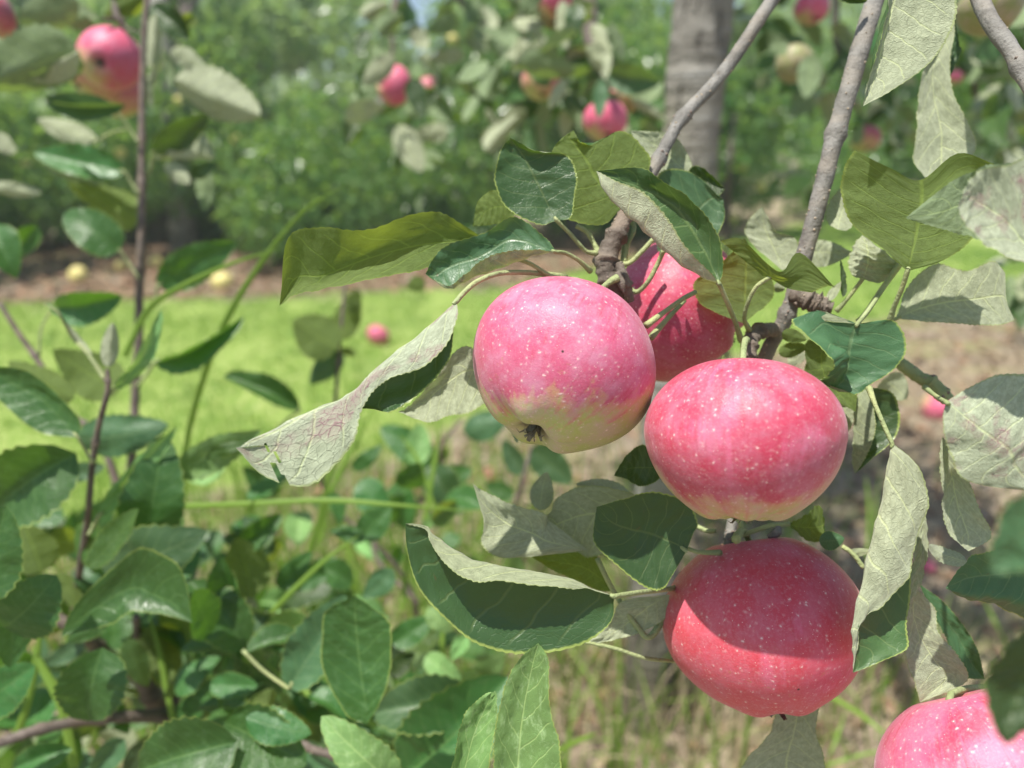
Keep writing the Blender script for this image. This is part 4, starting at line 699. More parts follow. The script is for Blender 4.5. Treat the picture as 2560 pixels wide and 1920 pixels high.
for a in [('7', 620, 440, 1268, 212, .33, 't', 8, .53, 'dusty'), ('7', -150, 650, 40, 60, .34, 't', -10, .43, 'sap'), ('7', 20, 800, 345, 480, .50, 't', 10, .45, 'sap'), ('7', 60, 560, 60, 1050, .32, 't', -15, .46, 'sap'), ('7', 255, 465, 150, 175, .46, 'u', 0, .56, 'olive'), ('7', 535, 440, 845, 75, .22, 't', -30, .50, 'olive'),
          ('7', 625, 925, 540, 1372, .48, 't', 0, .50, 'sap'), ('7', 1500, 925, 1150, 520, .32, 't', 0, .56, 'sap'), ('7', 1545, 620, 1440, 255, .42, 'u', 0, .60, 'olive'), ('7', 1760, 1170, 2110, 600, .26, 't', -15, .51, 'dusty', 0, ('7', 1600, 1060, 1480, 940)), ('8', 520, 1700, 1150, 1100, .34, 't', 0, .52, 'sap'), ('8', 950, 1250, 330, 1330, .30, 't', 0, .53, 'dusty'),
          ('7', 1450, 1500, 850, 1680, .42, 't', -8, .45, 'sap'), ('7', 1370, 1380, 1870, 1640, .38, 't', 10, .46, 'sap'), ('7', 1500, 1350, 1900, 1450, .3, 't', 0, .46, 'sap'), ('8', 460, 1760, 8, 1342, .26, 't', -12, .42, 'weed', 0, None, 3), ('7', -160, 1300, 215, 1030, .36, 't', 0, .48, 'sap'), ('7', 440, 1540, 80, 1670, .26, 't', 0, .52, 'sap'), ('7', 760, 1480, 560, 1700, .3, 't', 0, .55, 'dusty'), ('7', 900, 1500, 760, 1700, .3, 't', 0, .55, 'hero'),
          ('4', 465, 1250, -60, 1620, .40, 't', 0, .52, 'sap'), ('4', 870, 1800, 1000, 1140, .30, 't', 0, .55, 'sap'), ('4', 470, 1170, 1030, 1080, .26, 't', 5, .60, 'dusty'), ('4', 740, 860, 320, 620, .34, 'u', 0, .62, 'olive'), ('4', 450, 920, 50, 690, .22, 'u', 0, .62, 'olive'), ('4', 345, 370, 745, 290, .30, 't', 10, .68, 'sap', 0, ('4', 300, 400, 250, 500, 240, 660)), ('4', 940, 700, 1495, 412, .13, 't', 25, .72, 'sap', 0, ('4', 900, 760, 830, 850)),
          ('4', 1830, 990, 1365, 780, .17, 't', 15, .80, 'sap', 0, ('4', 1760, 1040, 1690, 1120)), ('4', 2060, 610, 1790, 440, .5, 'u', 0, .82, 'olive'), ('4', 2090, 640, 1890, 830, .3, 't', 0, .84, 'dusty'), ('4', 2080, 620, 2180, 650, .3, 'u', 0, .84, 'olive'), ('4', 1060, 1390, 1600, 1110, .20, 't', 15, .56, 'weed'), ('4', 1240, 1270, 1560, 1170, .14, 't', 0, .56, 'olive'), ('4', 760, 1240, 1000, 1100, .2, 't', 0, .6, 'sap'),
          ('4', 420, 1380, 640, 1330, .3, 't', 0, .6, 'dusty'), ('7', 1480, 300, 1720, 110, .3, 't', 0, .62, 'sap'), ('7', 1650, 300, 1480, 120, .3, 't', 0, .65, 'dusty'), ('7', 1700, 560, 1900, 340, .28, 't', 0, .62, 'sap'), ('7', 360, 470, 500, 700, .24, 'u', 0, .6, 'olive'), ('7', 860, 60, 1040, 330, .3, 't', 0, .6, 'sap'), ('7', 1180, 800, 1480, 1000, .3, 't', 0, .62, 'sap'), ('7', 1400, 950, 1350, 1300, .14, 't', 0, .58, 'sap'), ('7', 900, 800, 1110, 1150, .3, 'u', 0, .62, 'olive'), ('7', 1250, 1020, 1000, 1230, .3, 'u', 0, .6, 'olive'),
          ('7', 520, 900, 280, 1030, .25, 't', 0, .6, 'dusty'), ('7', 1850, 860, 1640, 900, .4, 't', 0, .6, 'sap'), ('7', 1500, 1240, 1200, 1300, .2, 't', 0, .6, 'sap'), ('8', 440, 900, 700, 740, .3, 't', 0, .6, 'sap'), ('8', 900, 850, 800, 1000, .3, 't', 0, .55, 'weed'), ('8', 400, 1100, 580, 960, .3, 't', 0, .6, 'hero'), ('8', 450, 450, 260, 620, .34, 't', 0, .62, 'dusty'), ('8', 640, 980, 860, 1120, .3, 't', 0, .6, 'weed'), ('8', 660, 680, 800, 830, .34, 't', 0, .6, 'weed'), ('8', 250, 250, 430, 60, .4, 't', 0, .62, 'sap'), ('8', 280, 260, 60, 210, .26, 't', 0, .62, 'sap')]:
    SL(tS3, *a)
# filler leaves deeper in the clump
for _ in range(120):
    x = rnd.uniform(-60, 900); y = rnd.uniform(1120, 1680) if x < 620 else rnd.uniform(1260, 1680); d = rnd.uniform(.66, .95); a = rnd.uniform(0, 6.28); L = rnd.uniform(80, 135)
    SL(tS3, 'D', x, y, x+L*math.cos(a), y+L*math.sin(a)*.8-10, rnd.uniform(.24, .38), 't' if rnd.random() < .8 else 'u', rnd.uniform(-40, 40), d, rnd.choice(['sap', 'sap', 'dusty', 'olive', 'hero']), rnd.uniform(-.03, .05))
for _ in range(95):
    x = rnd.uniform(-60, 860); y = rnd.uniform(1180, 1680) if x < 560 else rnd.uniform(1330, 1680); d = rnd.uniform(.54, .70); a = rnd.uniform(0, 6.28); L = rnd.uniform(90, 150)
    SL(tS3, 'D', x, y, x+L*math.cos(a), y+L*math.sin(a)*.8-10, rnd.uniform(.26, .40), 't' if rnd.random() < .85 else 'u', rnd.uniform(-45, 45), d, rnd.choice(['sap', 'sap', 'sap', 'dusty', 'olive']), rnd.uniform(-.04, .05))
for _ in range(85):
    x = rnd.uniform(480, 1100); y = rnd.uniform(1000, 1640); d = rnd.uniform(.72, 1.15); a = rnd.uniform(0, 6.28); L = rnd.uniform(60, 110)
    SL(tS3, 'D', x, y, x+L*math.cos(a), y+L*math.sin(a)*.8-10, rnd.uniform(.26, .42), 't', rnd.uniform(-45, 45), d, rnd.choice(['sap', 'weed', 'olive', 'sap']), rnd.uniform(-.04, .05))
tS4 = sap('thin shoot with a round olive leaf in front of the sunny grass', P('4', 2060, 900, .84))
stem_part(tS4, [P('4', 2110, 180, .83), P('4', 2085, 450, .83), P('4', 2060, 750, .84), P('4', 2040, 1000, .86), P('4', 1990, 1500, .9), P('8', 560, 600, .95), P('8', 600, 1500, 1.1)], [.0014, .0018, .002, .0022, .0026, .003, .004])
stem_part(tS4, [P('5', 870, 1040, .9), P('5', 740, 1210, .9), P('5', 710, 1450, .92), P('8', 330, 300, .92), P('8', 600, 660, .9)], [.0014, .002, .0024, .003, .003]); stem_part(tS4, [P('5', 1290, 1200, .8), P('5', 1240, 1400, .8), P('5', 1180, 1600, .82)], [.0014, .002, .0024])
for a in [('4', 2080, 560, 2190, 250, .28, 'u', 0, .84, 'olive'), ('4', 2110, 380, 2200, 330, .5, 'u', 0, .84, 'olive'), ('5', 640, 200, 530, 240, .5, 'u', 0, .9, 'olive'), ('5', 680, 1310, 370, 1090, .3, 't', 0, .88, 'sap'), ('5', 680, 1440, 930, 1350, .34, 't', 0, .86, 'sap'), ('5', 880, 1130, 1160, 1010, .34, 't', 0, .9, 'dusty'), ('5', 1290, 1220, 1540, 1430, .36, 't', 0, .86, 'hero'), ('5', 1230, 1380, 1120, 1170, .3, 't', 0, .86, 'dusty'), ('5', 1180, 1520, 1010, 1440, .34, 't', 0, .86, 'sap'),
          ('5', 240, 1420, 430, 1640, .4, 't', 0, .8, 'sap'), ('5', 200, 1350, 380, 1200, .24, 't', 0, .8, 'sap'), ('5', 900, 1560, 760, 1620, .3, 't', 0, .85, 'sap'), ('5', 660, 1330, 830, 1600, .4, 't', 0, .85, 'hero')]:
    SL(tS4, *a)
# long grass blades
def long_blade(par, pts, w, mat='blade'):
    w = w*.42
    n = 22; C = crs(np.array(pts), np.linspace(0, len(pts)-1, n)); tn = np.gradient(C, axis=0); sd = np.cross(tn, CP-C); sd /= np.linalg.norm(sd, axis=1)[:, None]
    t = np.linspace(0, 1, n); ww = w*np.clip((1-t)*2.2, 0, 1)**.7*.5; nn = np.cross(sd, tn); nn /= np.linalg.norm(nn, axis=1)[:, None]
    V = np.stack([C-sd*ww[:, None], C+nn*ww[:, None]*.5, C+sd*ww[:, None]], 1).reshape(-1, 3); o0 = C[0]
    return put('blade', raw_mesh('blade', V-o0, grid_faces(n, 3), M[mat]), par, o0)
gr1 = T('grass_clump', P('4', 900, 1900, .7), 'clump of long arching grass blades rising among the left shoots', 'grass')
for pts, w in (([P('4', 760, 660, .66), P('4', 900, 380, .66), P('4', 1100, 240, .65), P('4', 1400, 100, .64), P('4', 1720, 0, .62)], .012), ([P('7', 1100, 300, .8), P('4', 1130, 1250, .78), P('4', 1230, 830, .75), P('4', 1380, 440, .72), P('4', 1600, 80, .7), P('1', 1850, 1290, .68), P('1', 2120, 1120, .66)], .014), ([P('4', 950, 1580, .62), P('4', 1500, 1560, .6), P('4', 2000, 1540, .6), P('5', 500, 1570, .6), P('5', 980, 1610, .62)], .010),
               ([P('8', -30, 700, .75), P('8', -100, 500, .75), P('4', 1950, 1659, .74), P('4', 2010, 1400, .73), P('4', 2100, 1150, .72)], .014), ([P('7', 1520, 900, .6), P('7', 1650, 720, .6), P('7', 1950, 420, .6), P('8', 250, 230, .6)], .010), ([P('7', 450, 1659, .6), P('7', 380, 1300, .6), P('7', 260, 1050, .6), P('7', 190, 900, .6)], .016), ([P('7', 90, 1500, .6), P('7', 170, 1250, .6), P('7', 230, 950, .6), P('7', 250, 750, .6)], .014), ([P('7', 1060, 1400, .62), P('7', 1020, 1200, .62), P('7', 960, 900, .62), P('7', 900, 700, .62)], .010),
               ([P('5', 0, 1800, .8), P('5', 60, 1500, .8), P('5', 240, 1150, .8), P('5', 330, 950, .8)], .013), ([P('5', 640, 1659, .8), P('5', 700, 1300, .8), P('5', 740, 1030, .8)], .012), ([P('5', 720, 1659, .8), P('5', 600, 1300, .8), P('5', 480, 1130, .8)], .010), ([P('8', 500, 700, .85), P('8', 540, 350, .85), P('8', 600, 0, .85)], .012), ([P('8', 760, 1150, .7), P('8', 745, 900, .7), P('8', 760, 750, .7)], .010), ([P('7', 2300, 1400, .6), P('7', 2000, 1250, .6), P('7', 1800, 1170, .6), P('7', 1600, 1000, .6)], .010)): long_blade(gr1, pts, w)
gr2 = T('grass_clump', G('9', 900, 1700), 'loose bright grass blades standing below the lowest apple', 'grass')
for pts, w in (([G('9', 450, 1800), P('9', 480, 1600, 1.2), P('9', 520, 1350, 1.15), P('9', 560, 1150, 1.1)], .016), ([P('9', 900, 1160, 1.0), P('9', 1100, 1270, .95), P('9', 1250, 1370, .9), P('9', 1400, 1500, .88)], .014), ([G('9', 960, 1800), P('9', 1000, 1620, 1.1), P('9', 1080, 1400, 1.1), P('9', 1110, 1280, 1.1)], .010), ([P('9', 1000, 1640, 1.0), P('9', 1200, 1580, 1.0), P('9', 1400, 1540, 1.0)], .010), ([G('9', 350, 1800), P('9', 290, 1400, 1.3), P('9', 220, 1180, 1.3)], .012),
               ([G('9', 180, 1700), P('9', 150, 1400, 1.3), P('9', 110, 1200, 1.3)], .010), ([P('8', 1450, 1560, .8), P('8', 1560, 1500, .78), P('8', 1700, 1440, .76)], .012), ([G('9', 2150, 1000), P('9', 2060, 850, 1.6), P('9', 1960, 650, 1.6), P('9', 1850, 500, 1.6)], .014), ([P('6', 1240, 1900, 1.4), P('6', 1250, 1600, 1.4), P('6', 1230, 1380, 1.4)], .014), ([P('6', 1300, 1900, 1.4), P('6', 1290, 1600, 1.4), P('6', 1330, 1300, 1.4)], .012), ([G('9', 1260, 1700), P('9', 1200, 1300, 1.3), P('9', 1060, 1100, 1.3)], .010), ([G('9', 1340, 1700), P('9', 1330, 1300, 1.3), P('9', 1350, 1000, 1.3)], .008)): long_blade(gr2, pts, w)

# ------------------------------------------------------------------ blurred apples further off
GM = 'pink apples on the tree behind'
mB = apple_mat('skin_blurred', (-.3, .2, .6), thr=-.75, soft=.5, red=.35, pink=(.66, .10, .19), dots=.3)
mD = apple_mat('skin_dull', (-.3, .3, .9), thr=-.35, soft=.9, red=.35, pink=(.50, .12, .14), dots=.3)
mG = apple_mat('skin_green', (0, .3, .9), thr=.9, soft=.4, base=(.22, .27, .08), dots=.3)
mY = apple_mat('skin_yellow', (0, 0, 1), thr=1.6, soft=.2, base=(.62, .62, .16), dots=.2)
GL = 'apples hanging beside the tall left shoot'
def bg_apple(f, x, y, r, d, cal, m, label, g=GM, sx=0, **kw): return ap_px(f, x, y, r, d, cal, m, label, group=g, seed=(x % 97)*.02, lob=.1, **kw)
c0 = P('1', 720, 130, .86)
bg_apple('1', 670, 360, 188, .86, (.05, -.50, .86), mB, 'front pink apple of the left bunch with its dark eye showing', GL, stalk=P('1', 740, 120, .86))
bg_apple('1', 575, 450, 165, .97, (-.4, -.5, .3), mD, 'shaded apple behind the front one of the left bunch', GL, stalk=P('1', 720, 120, .88))
bg_apple('1', 700, 560, 172, 1.02, (.1, -.9, .2), mD, 'orange green apple lowest in the left bunch', GL, stalk=P('1', 740, 150, .9))
bg_apple('1', -110, 90, 180, .86, (-.2, -.8, .3), mD, 'dull red apple cut by the left edge near the top', GL)
tL = T('apple_branch', c0, 'dark thin twig coming down to the bunch of apples at upper left', 'branch', 'darker twigs further back')
branch('twig', [P('1', 640, -700, .95), P('1', 690, -150, .86), P('1', 700, 0, .86), P('1', 710, 90, .85), P('1', 740, 130, .85), P('1', 760, 180, .86)], [.006, .0045, .004, .0035, .004, .002], M['limb'], tL, 6, (.8,))
tube('twig', [P('1', 720, 110, .86), P('1', 670, 120, .84), P('1', 610, 118, .83)], [.0025, .002, .001], M['limb'], tL); tube('twig', [P('1', 740, 140, .86), P('1', 790, 180, .82), P('1', 870, 200, .8)], [.002, .0012, .0008], M['limb'], tL)
SL(tL, '1', 770, 640, 270, 610, .12, 't', -20, .74, 'dusty'); SL(tL, '1', 590, 120, 500, 30, .2, 'u', 0, .84, 'mid')
for i, (f, x, y, r, d, cal, m, lb) in enumerate([('2', 450, 520, 118, 1.2, (-.7, -.1, .6), mB, 'bright pink apple left of all on the tree behind, its eye facing the sun'), ('2', 660, 570, 105, 1.5, (.2, -.9, .2), mD, 'dull reddish apple just right of the bright pink one, behind a dark leaf'), ('2', 1350, 500, 120, 1.12, (.1, -.9, .3), mD, 'orange red apple half covered by a leaf above the darkest gap'),
     ('2', 1740, 735, 135, 1.03, (.1, -.9, .3), mB, 'pinkish red apple beside the grey trunk, just above the front leaves'), ('2', 1860, 600, 100, 1.15, (.1, -.9, .3), mD, 'faint pink apple behind the one beside the trunk'), ('2', 1430, 0, 105, 1.1, (0, -1, .2), mB, 'pink apple at the top edge in the centre'), ('2', 1420, 90, 90, 1.15, (.1, -.9, .4), mG, 'green apple just below the top edge in the centre'), ('2', 1290, -20, 90, 1.12, (0, -1, .2), mG, 'yellow green apple cut by the top edge in the centre'),
     ('3', 900, 50, 105, 1.2, (.1, -.9, .3), mB, 'rosy apple at the top between the two speckled twigs'), ('3', 800, 390, 115, 1.1, (.0, -.6, .8), mG, 'olive green apple between the two speckled twigs'), ('3', 1230, 850, 90, 1.6, (.1, -.9, .3), mD, 'brownish red apple behind the thick twig'), ('3', 1775, 470, 45, 2.2, (.1, -.9, .3), mB, 'small bright pink apple at the right behind the hanging leaf')]):
    bg_apple(f, x, y, r, d, cal, m, lb)
bg_apple('3', 1990, 40, 185, .55, (.2, -.9, .2), mG, 'large greenish brown apple behind the corner twig', GA)
GF = 'apples fallen on the ground'
for i, (f, x, y, r, m, lb) in enumerate([('D', 171, 603, 20, mY, 'yellow fallen apple on the far bare strip at the left'), ('D', 481, 612, 23, mY, 'largest yellow fallen apple lying on the edge of the sunny grass'), ('D', 265, 585, 14, mY, 'yellow fallen apple in the shade left of the tall shoot'), ('D', 337, 576, 14, mY, 'yellow fallen apple in the shade right of the tall shoot'), ('D', 410, 578, 11, mY, 'tiny yellow fallen apple at the foot of the pale trunk'),
     ('D', 818, 737, 24, mB, 'pink fallen apple alone on the sunny grass'), ('D', 1060, 1032, 17, mD, 'orange pink rotting apple on the tan soil'), ('D', 2020, 890, 34, mB, 'bright pink fallen apple right of the broken twig stub'), ('D', 700, 1073, 22, mD, 'pinkish rotten apple on the soil behind the horizontal grass blade'), ('D', 2000, 1245, 16, mB, 'small red fallen apple between the right hanging leaves')]):
    p = G(f, x, y+r*.5); dd = float(np.dot(p-CP, CF)); R = px2m(f, r, dd); p[2] = gz(p[0], p[1])+R*.8
    apple(p, R, (rnd.uniform(-1, 1), rnd.uniform(-1, 1), rnd.uniform(-.4, 1)), m, lb, GF, hero=False, seed=i)

# ------------------------------------------------------------------ trees
def crown_mesh(cx, n, size, rx, rz, zc, seed, clumps=26, z0=.1, shell=.55):
    g = np.random.default_rng(seed); cc = g.normal(0, 1, (clumps, 3)); cc /= np.linalg.norm(cc, axis=1)[:, None]; cc *= g.uniform(.35, 1., (clumps, 1)); cc = cc*[rx, rx, rz]
    rr = g.uniform(.25, .5, clumps)*rx*.75; k = g.integers(0, clumps, n)
    q = g.normal(0, 1, (n, 3)); q /= np.linalg.norm(q, axis=1)[:, None]; q *= (g.uniform(0, 1, (n, 1))**(1/3.)*(1-shell)+shell*g.uniform(.7, 1, (n, 1)))
    c = cc[k]+q*rr[k][:, None]; c[:, 2] += zc; m = c[:, 2] > z0; c = c[m]; n = len(c)
    yv = g.normal(0, 1, (n, 3)); yv[:, 2] -= .6; yv /= np.linalg.norm(yv, axis=1)[:, None]
    nv = g.normal(0, .7, (n, 3)); nv[:, 2] += .8; xv = np.cross(yv, nv); xv /= np.linalg.norm(xv, axis=1)[:, None]; zv = np.cross(xv, yv)
    L = size*g.uniform(.7, 1.25, (n, 1)); w = L*.30
    b0 = c-yv*L/2; V = np.stack([b0, c-xv*w+zv*w*.5, c+yv*L/2, c+xv*w+zv*w*.5], 1).reshape(-1, 3)
    i = np.arange(n)*4; F = np.concatenate([np.stack([i, i+2, i+1], 1), np.stack([i, i+3, i+2], 1)])
    return V, F, cc+[0, 0, zc]
def tree(x, y, label, n, size=.075, rx=1.5, rz=1.3, zc=1.75, seed=1, tr=.09, mat='far', z0=.12, group=None, limbs=9, crownoff=(0, 0)):
    z = gz(x, y) if abs(x) < 20 else 0; t = T('apple_tree', (x, y, z-.03), label, 'tree', group); V, F, cc = crown_mesh(0, n, size, rx, rz, zc, seed, z0=z0)
    V = V + [crownoff[0], crownoff[1], 0]; cc = cc+[crownoff[0], crownoff[1], 0]
    o = np.array([x, y, z-.03]); c = put('crown', raw_mesh('crown', V, F, M[mat], smooth=False), t, o); c['kind'] = 'stuff'
    g = random.Random(seed); top = zc*.8
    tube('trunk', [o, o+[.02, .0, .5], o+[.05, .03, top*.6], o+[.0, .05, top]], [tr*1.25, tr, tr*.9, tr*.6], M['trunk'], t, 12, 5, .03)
    for i in range(limbs):
        a = cc[g.randrange(len(cc))]; s = np.array([.02, .03, g.uniform(.5, 1)*top]); tube('limb', [o+s, o+(s+a)/2+[0, 0, .12], o+a], [tr*.4, tr*.28, tr*.1], M['limb'], t, 6, 4)
    return t
# far row
GT = 'far orchard trees beyond the grass lane'
far = [(-5.6, 7.0, 'leafy apple tree at the far left beyond the lane', 9000, 3, 'far'), (-3.9, 9.0, 'leafy apple tree behind the pale bare trunk at the left', 8000, 4, 'far'), (-1.25, 8.2, 'dense dark apple tree left of centre beyond the lane', 9500, 5, 'far'), (.7, 9.3, 'dark apple tree in the centre beyond the lane', 9500, 6, 'far'), (2.7, 10.6, 'apple tree right of the grey trunk beyond the lane', 8500, 7, 'far'), (5.4, 11.8, 'apple tree at the far right beyond the lane', 8500, 8, 'far')]
for x, y, lb, n, sd, m in far:
    if sd == 5: tree(x-.1, y-.5, lb, 9000, .085, 1.5, .62, .55, sd, .06, m, .05, GT); continue
    tree(x, y-.35, lb, int(n*1.35), .105, 1.75, 1.35, 1.30, sd, .10 if sd != 4 else .11, m, .07, GT)
for i, (x, y, rx) in enumerate([(-5.6, 8.4, 1.3), (-4.1, 8.9, 1.2), (-2.5, 8.7, 1.1), (-.6, 9.0, 1.1), (1.2, 9.6, 1.1)]):
    bt = T('bush', (x, y, 0), ['low leafy bush at the far left under the trees beyond the lane', 'low bush just left of the pale bare trunk', 'low bush just right of the pale bare trunk', 'low bush under the dark far trees left of the cluster', 'low bush right of the big grey trunk beyond the lane'][i], 'bush', 'low bushes under the far trees')
    V, F, cc = crown_mesh(0, 5500, .09, rx, .42, .45, 200+i, clumps=20, z0=.0); c = put('foliage', raw_mesh('foliage', V, F, M['far'], smooth=False), bt, (x, y, 0)); c['kind'] = 'stuff'
    tube('stem', [(x, y, 0), (x+.05, y, .3), (x+.2, y+.1, .6)], [.03, .02, .01], M['limb'], bt)
g4 = G('D', 402, 550); tree(g4[0], g4[1], 'apple tree with a pale bare trunk standing alone at the left edge of the lane', 1500, .09, .8, .5, 3.0, 44, .125, 'far', 2.5, GT, 4, (0, .9))
GT2 = 'pale sunlit trees behind the far row'
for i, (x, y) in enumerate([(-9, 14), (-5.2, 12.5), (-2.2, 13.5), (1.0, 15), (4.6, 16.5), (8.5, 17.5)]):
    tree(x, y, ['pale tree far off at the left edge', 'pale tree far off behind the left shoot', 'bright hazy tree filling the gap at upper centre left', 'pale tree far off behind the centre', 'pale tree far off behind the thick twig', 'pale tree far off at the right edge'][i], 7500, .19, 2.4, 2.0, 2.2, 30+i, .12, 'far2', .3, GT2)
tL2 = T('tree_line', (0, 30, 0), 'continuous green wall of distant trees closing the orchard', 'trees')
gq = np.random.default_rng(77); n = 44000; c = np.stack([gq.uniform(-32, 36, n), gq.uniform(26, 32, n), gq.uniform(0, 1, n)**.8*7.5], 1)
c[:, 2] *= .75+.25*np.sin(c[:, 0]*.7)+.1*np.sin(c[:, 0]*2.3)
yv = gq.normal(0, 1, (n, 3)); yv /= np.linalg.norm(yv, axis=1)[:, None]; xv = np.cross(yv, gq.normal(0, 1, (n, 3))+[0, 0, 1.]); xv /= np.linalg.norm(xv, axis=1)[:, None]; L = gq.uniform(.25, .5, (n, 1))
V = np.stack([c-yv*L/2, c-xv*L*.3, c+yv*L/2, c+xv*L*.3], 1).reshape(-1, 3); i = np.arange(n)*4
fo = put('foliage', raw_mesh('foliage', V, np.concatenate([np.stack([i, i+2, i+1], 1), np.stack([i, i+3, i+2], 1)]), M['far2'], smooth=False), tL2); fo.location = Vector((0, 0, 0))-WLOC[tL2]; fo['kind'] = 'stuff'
# yellow apples in the far trees
YL = ['yellow apple in the far foliage just left of the tall shoot', 'yellow apple in the far foliage below the pale curled leaf', 'yellow apple low in the far foliage above the arching grass blade', 'palest yellow apple low in the far foliage above the grass blade', 'yellow apple in the far foliage right of the upper left bunch', 'dull yellow apple in the dark far foliage left of centre', 'yellow apple above the gap between bright pink and orange apples', 'yellow apple close above the bright pink blurred apple', 'yellow apple in the far foliage between the two speckled twigs', 'yellow apple beside the lower part of the grey trunk', 'yellow apple just over the lawn beside the thin dark trunk', 'yellow apple in the far foliage near the left edge', 'orange yellow apple near the top left of the dark hanging limb', 'yellow apple in the far foliage right of the grey trunk']
for yi, (f, x, y, d) in enumerate([('1', 735, 935, 6.8), ('1', 1090, 610, 6.8), ('1', 1575, 1095, 6.8), ('1', 1505, 1200, 6.6), ('1', 1160, 130, 6.8), ('1', 1440, 850, 6.8), ('2', 810, 240, 7.4), ('2', 688, 365, 7.4), ('3', 690, 700, 9.0), ('3', 590, 1140, 9.0), ('3', 415, 1330, 9.0), ('1', 160, 1010, 6.4), ('2', 1100, 195, 7.6), ('3', 480, 1020, 9.)]):
    ap_px(f, x, y, rnd.uniform(22, 34), d, (rnd.uniform(-.5, .5), -1, .2), mY, YL[yi], group='yellow apples on the far trees', hero=False)

# the grey trunk behind the twigs, its limb carrying the twigs, crown partly overhead
b0 = G('D', 1395, 1560); dT = float(np.dot(b0-CP, CF)); tt = T('apple_tree', b0, 'apple tree with the thick smooth grey trunk behind the hanging twigs', 'tree')
WLOC[tt] = Vector(b0)
topz = b0+[.0, .0, 2.3]; p1 = b0+np.array([.005, 0, .5])
tr_r = px2m('D', 66, float(np.dot(b0+[0, 0, 1.25]-CP, CF)))
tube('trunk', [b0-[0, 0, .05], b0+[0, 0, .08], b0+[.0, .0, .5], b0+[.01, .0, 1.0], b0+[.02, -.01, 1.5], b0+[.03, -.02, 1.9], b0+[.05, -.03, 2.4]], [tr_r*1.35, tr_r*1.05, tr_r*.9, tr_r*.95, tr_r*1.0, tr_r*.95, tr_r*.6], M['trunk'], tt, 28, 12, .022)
bj = P('D', 2040, -580, .46)
tube('limb', [b0+[.03, -.02, 1.85], (b0+[.03, -.02, 1.85])*.6+bj*.4+[0.02, 0, .14], bj*.75+(b0+[0, 0, 1.9])*.25+[0, 0, .08], bj], [.032, .022, .014, .009], M['limb'], tt, 10, 8, .04)
tube('limb', [b0+[.02, 0, 1.6], b0+[-.12, .05, 1.75], b0+[-.45, .1, 1.6], b0+[-.55, .1, 1.45]], [.022, .016, .010, .005], M['limb'], tt, 8, 6, .04)
V, F, cc = crown_mesh(0, 3000, .085, .8, .5, 2.5, 91, clumps=22, z0=1.85); V = V+[-.15, .35, 0]
cr = put('crown', raw_mesh('crown', V, F, M['far'], smooth=False), tt, b0); cr['kind'] = 'stuff'
# dark limb coming down at the top centre
tw = [[P('2', 1620, -300, 1.3), P('2', 1640, 0, 1.25), P('2', 1650, 200, 1.22), P('2', 1680, 320, 1.2), P('2', 1740, 420, 1.2), P('2', 1800, 560, 1.2)], [P('2', 1600, -100, 1.3), P('2', 1500, 60, 1.3), P('2', 1420, 300, 1.3)], [P('2', 500, -200, 1.5), P('2', 450, 100, 1.4), P('2', 440, 400, 1.37)], [P('2', 700, -200, 1.6), P('2', 900, 60, 1.6), P('2', 1050, 200, 1.6)], [P('3', 1050, -100, 1.5), P('3', 1060, 300, 1.5), P('3', 1200, 700, 1.5)], [P('3', 2050, -100, 1.4), P('3', 1900, 500, 1.5), P('3', 1950, 800, 1.6)], [P('3', 380, 2200, 2.6), P('3', 385, 1400, 2.5), P('3', 400, 1000, 2.4), P('3', 430, 700, 2.4)]]
for q, r in zip(tw, (.013, .006, .006, .006, .006, .006, .009)): tube('limb', q, [r*1.3]+[r]*(len(q)-2)+[r*.5], M['limb'], tt, 8, 6, .04)
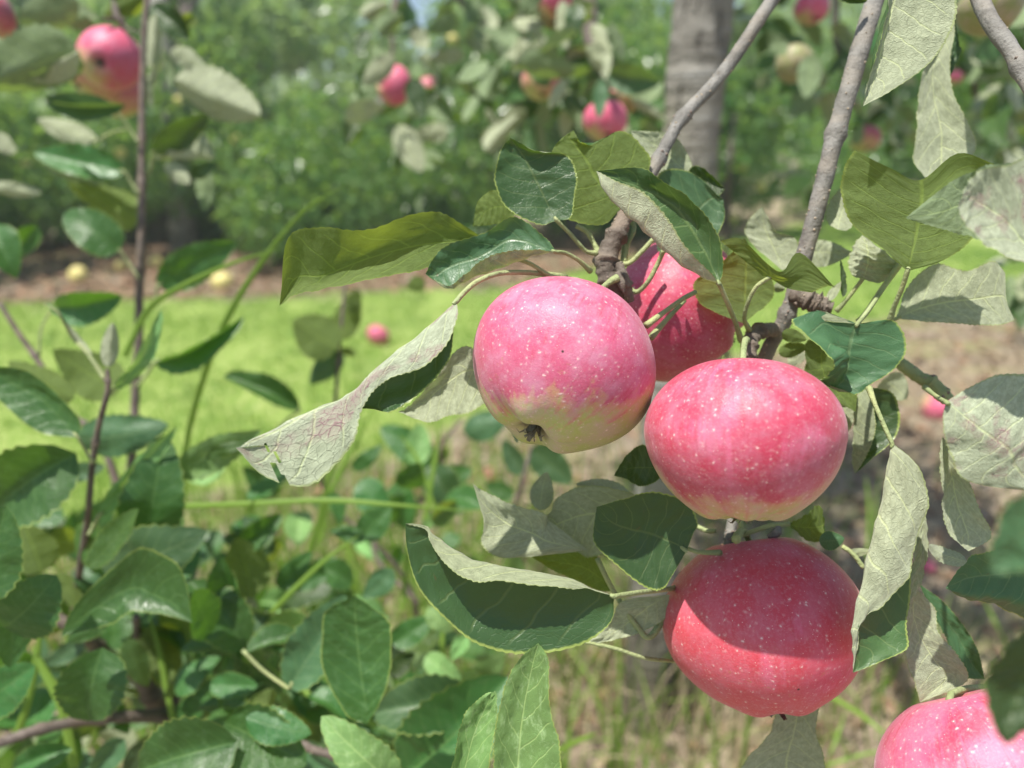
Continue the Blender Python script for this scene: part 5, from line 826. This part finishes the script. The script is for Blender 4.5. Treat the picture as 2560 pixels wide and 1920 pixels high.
# individually visible blurred leaves of that tree: cluster centres (frame, x, y, spread, count, depth)
for f, cx, cy, sp, n, d in [('2', 950, 350, 260, 10, 1.4), ('2', 1150, 300, 260, 12, 1.15), ('2', 1650, 150, 180, 8, 1.1), ('3', 1950, 200, 260, 12, 1.1), ('3', 2050, 750, 160, 8, 1.1), ('3', 1250, 300, 160, 7, 1.2), ('2', 450, 200, 220, 12, 1.4), ('2', 300, 450, 110, 4, 1.35), ('2', 620, 650, 160, 8, 1.45), ('2', 250, 700, 90, 3, 1.35), ('2', 560, 870, 110, 5, 1.4), ('2', 750, 330, 160, 6, 1.5), ('2', 1250, 150, 200, 12, 1.35), ('2', 1350, 420, 200, 13, 1.3), ('2', 1600, 350, 170, 10, 1.25), ('2', 1200, 650, 200, 12, 1.35), ('2', 1500, 620, 140, 9, 1.25), ('2', 1850, 520, 170, 11, 1.2), ('2', 1120, 850, 150, 8, 1.35), ('2', 1900, 700, 120, 6, 1.2), ('2', 700, 1150, 200, 6, 1.7), ('2', 1500, 60, 160, 8, 1.3), ('2', 900, 100, 180, 7, 1.5), ('2', 1050, 450, 140, 7, 1.5),
                            ('3', 550, 100, 120, 8, 1.5), ('3', 780, 230, 160, 10, 1.3), ('3', 900, 500, 150, 10, 1.35), ('3', 620, 450, 130, 7, 1.6), ('3', 1080, 250, 130, 8, 1.5), ('3', 1150, 700, 150, 8, 1.6), ('3', 780, 1090, 110, 4, 1.7), ('3', 880, 1180, 90, 3, 1.6), ('3', 1500, 300, 180, 9, 1.5), ('3', 1950, 350, 170, 13, 1.4), ('3', 2080, 600, 170, 14, 1.3), ('3', 1900, 800, 150, 10, 1.6), ('3', 1480, 800, 130, 7, 1.7), ('3', 2100, 900, 120, 8, 1.3), ('3', 1350, 650, 120, 6, 1.7), ('3', 2150, 120, 120, 8, 1.2), ('3', 1700, 150, 150, 6, 1.4), ('6', 2150, 100, 150, 6, 1.2)]:
    for _ in range(n):
        x = cx+rnd.gauss(0, sp*.55); y = cy+rnd.gauss(0, sp*.55); dd = d+rnd.uniform(-.12, .15); a = rnd.gauss(math.pi/2, .9); L = rnd.uniform(150, 225)*1.3/dd
        SL(tt, f, x, y, x+L*math.cos(a), y+L*math.sin(a), rnd.uniform(.20, .34), 'u' if rnd.random() < .55 else 't', rnd.uniform(-70, 70), dd, rnd.choice(['mid', 'mid', 'pale', 'hero']), rnd.uniform(-.05, .05))
for a in [('2', 1220, 380, 1560, 440, .30, 'u', 20, 1.0, 'mid'), ('2', 1500, 480, 1400, 660, .22, 'u', 0, 1.0, 'pale'), ('2', 1400, 520, 1250, 370, .3, 't', 30, 1.05, 'mid'), ('2', 1720, 480, 1700, 720, .22, 't', 0, .95, 'dusty'), ('2', 560, 640, 720, 560, .4, 't', 0, 1.15, 'hero'), ('2', 560, 480, 640, 720, .3, 't', 0, 1.1, 'hero'), ('2', 1230, 60, 1380, -120, .3, 'u', 0, 1.0, 'mid'), ('2', 1480, 0, 1500, 300, .2, 'u', 0, 1.05, 'pale'), ('2', 1560, 30, 1540, 260, .3, 't', 0, 1.05, 'hero'),
          ('2', 450, 340, 260, 520, .28, 'u', 0, 1.15, 'pale'), ('2', 150, 730, 400, 650, .3, 'u', 20, 1.15, 'pale'), ('2', 480, 760, 620, 1050, .3, 'u', 0, 1.2, 'pale'), ('2', 350, 200, 500, 90, .4, 'u', 0, 1.2, 'mid'), ('2', 560, 180, 660, 300, .4, 'u', 0, 1.2, 'pale'), ('2', 1750, 450, 2080, 500, .3, 't', 10, 1.05, 'dusty'), ('2', 1900, 610, 2120, 740, .14, 'u', 20, 1.05, 'pale'), ('2', 1010, 920, 1220, 700, .22, 'u', 10, 1.15, 'pale'), ('2', 1000, 600, 1100, 380, .3, 'u', 0, 1.2, 'mid'),
          ('3', 740, 330, 640, 180, .3, 'u', 0, 1.0, 'mid'), ('3', 900, 330, 860, 600, .3, 'u', 0, 1.0, 'mid'), ('3', 660, 1070, 900, 1060, .14, 'u', 0, 1.4, 'pale'), ('3', 730, 1140, 920, 1080, .3, 't', 0, 1.4, 'weed'), ('3', 1160, 880, 1210, 760, .3, 'u', 0, 1.3, 'mid'), ('2', 250, 100, 420, 20, .3, 'u', 0, 1.2, 'pale'), ('2', 780, 800, 560, 820, .3, 'u', 0, 1.3, 'pale'), ('2', 830, 120, 650, 190, .3, 'u', 0, 1.3, 'mid')]: SL(tt, *a)
# two more trees of the near row, seen at the right edge
tree(3.3, 4.6, 'apple tree of the near row standing behind at the right edge', 5200, .085, 1.15, 1.0, 1.9, 61, .06, 'far', .75, 'trees of the near row')
tree(5.4, 6.6, 'smaller looking apple tree further along the near row at the right', 5000, .09, 1.2, 1.1, 1.8, 62, .06, 'far', .6, 'trees of the near row')

# added thin volume standing in for lens glare over the distance
hm = bpy.data.materials.new('glare_veil'); hm.use_nodes = True; hm.node_tree.nodes.clear(); ho = hm.node_tree.nodes.new('ShaderNodeOutputMaterial'); pv = hm.node_tree.nodes.new('ShaderNodeVolumePrincipled')
pv.inputs['Color'].default_value = (.86, .95, .93, 1); pv.inputs['Density'].default_value = .0055; pv.inputs['Anisotropy'].default_value = .2; hm.node_tree.links.new(pv.outputs[0], ho.inputs['Volume'])
hx = [(x, y, z) for z in (-1.2, 9.5) for y in (-6, 40) for x in (-42, 46)]
me = raw_mesh('glare_veil', hx, [(0, 2, 3, 1), (4, 5, 7, 6), (0, 1, 5, 4), (2, 6, 7, 3), (0, 4, 6, 2), (1, 3, 7, 5)], hm, smooth=False); hz = put('glare_veil', me); hz['kind'] = 'stuff'; hz['label'] = 'added thin bright veil standing in for lens glare over the orchard'; hz['category'] = 'glare_veil'
S.cycles.volume_bounces = 0; S.cycles.volume_step_rate = 10
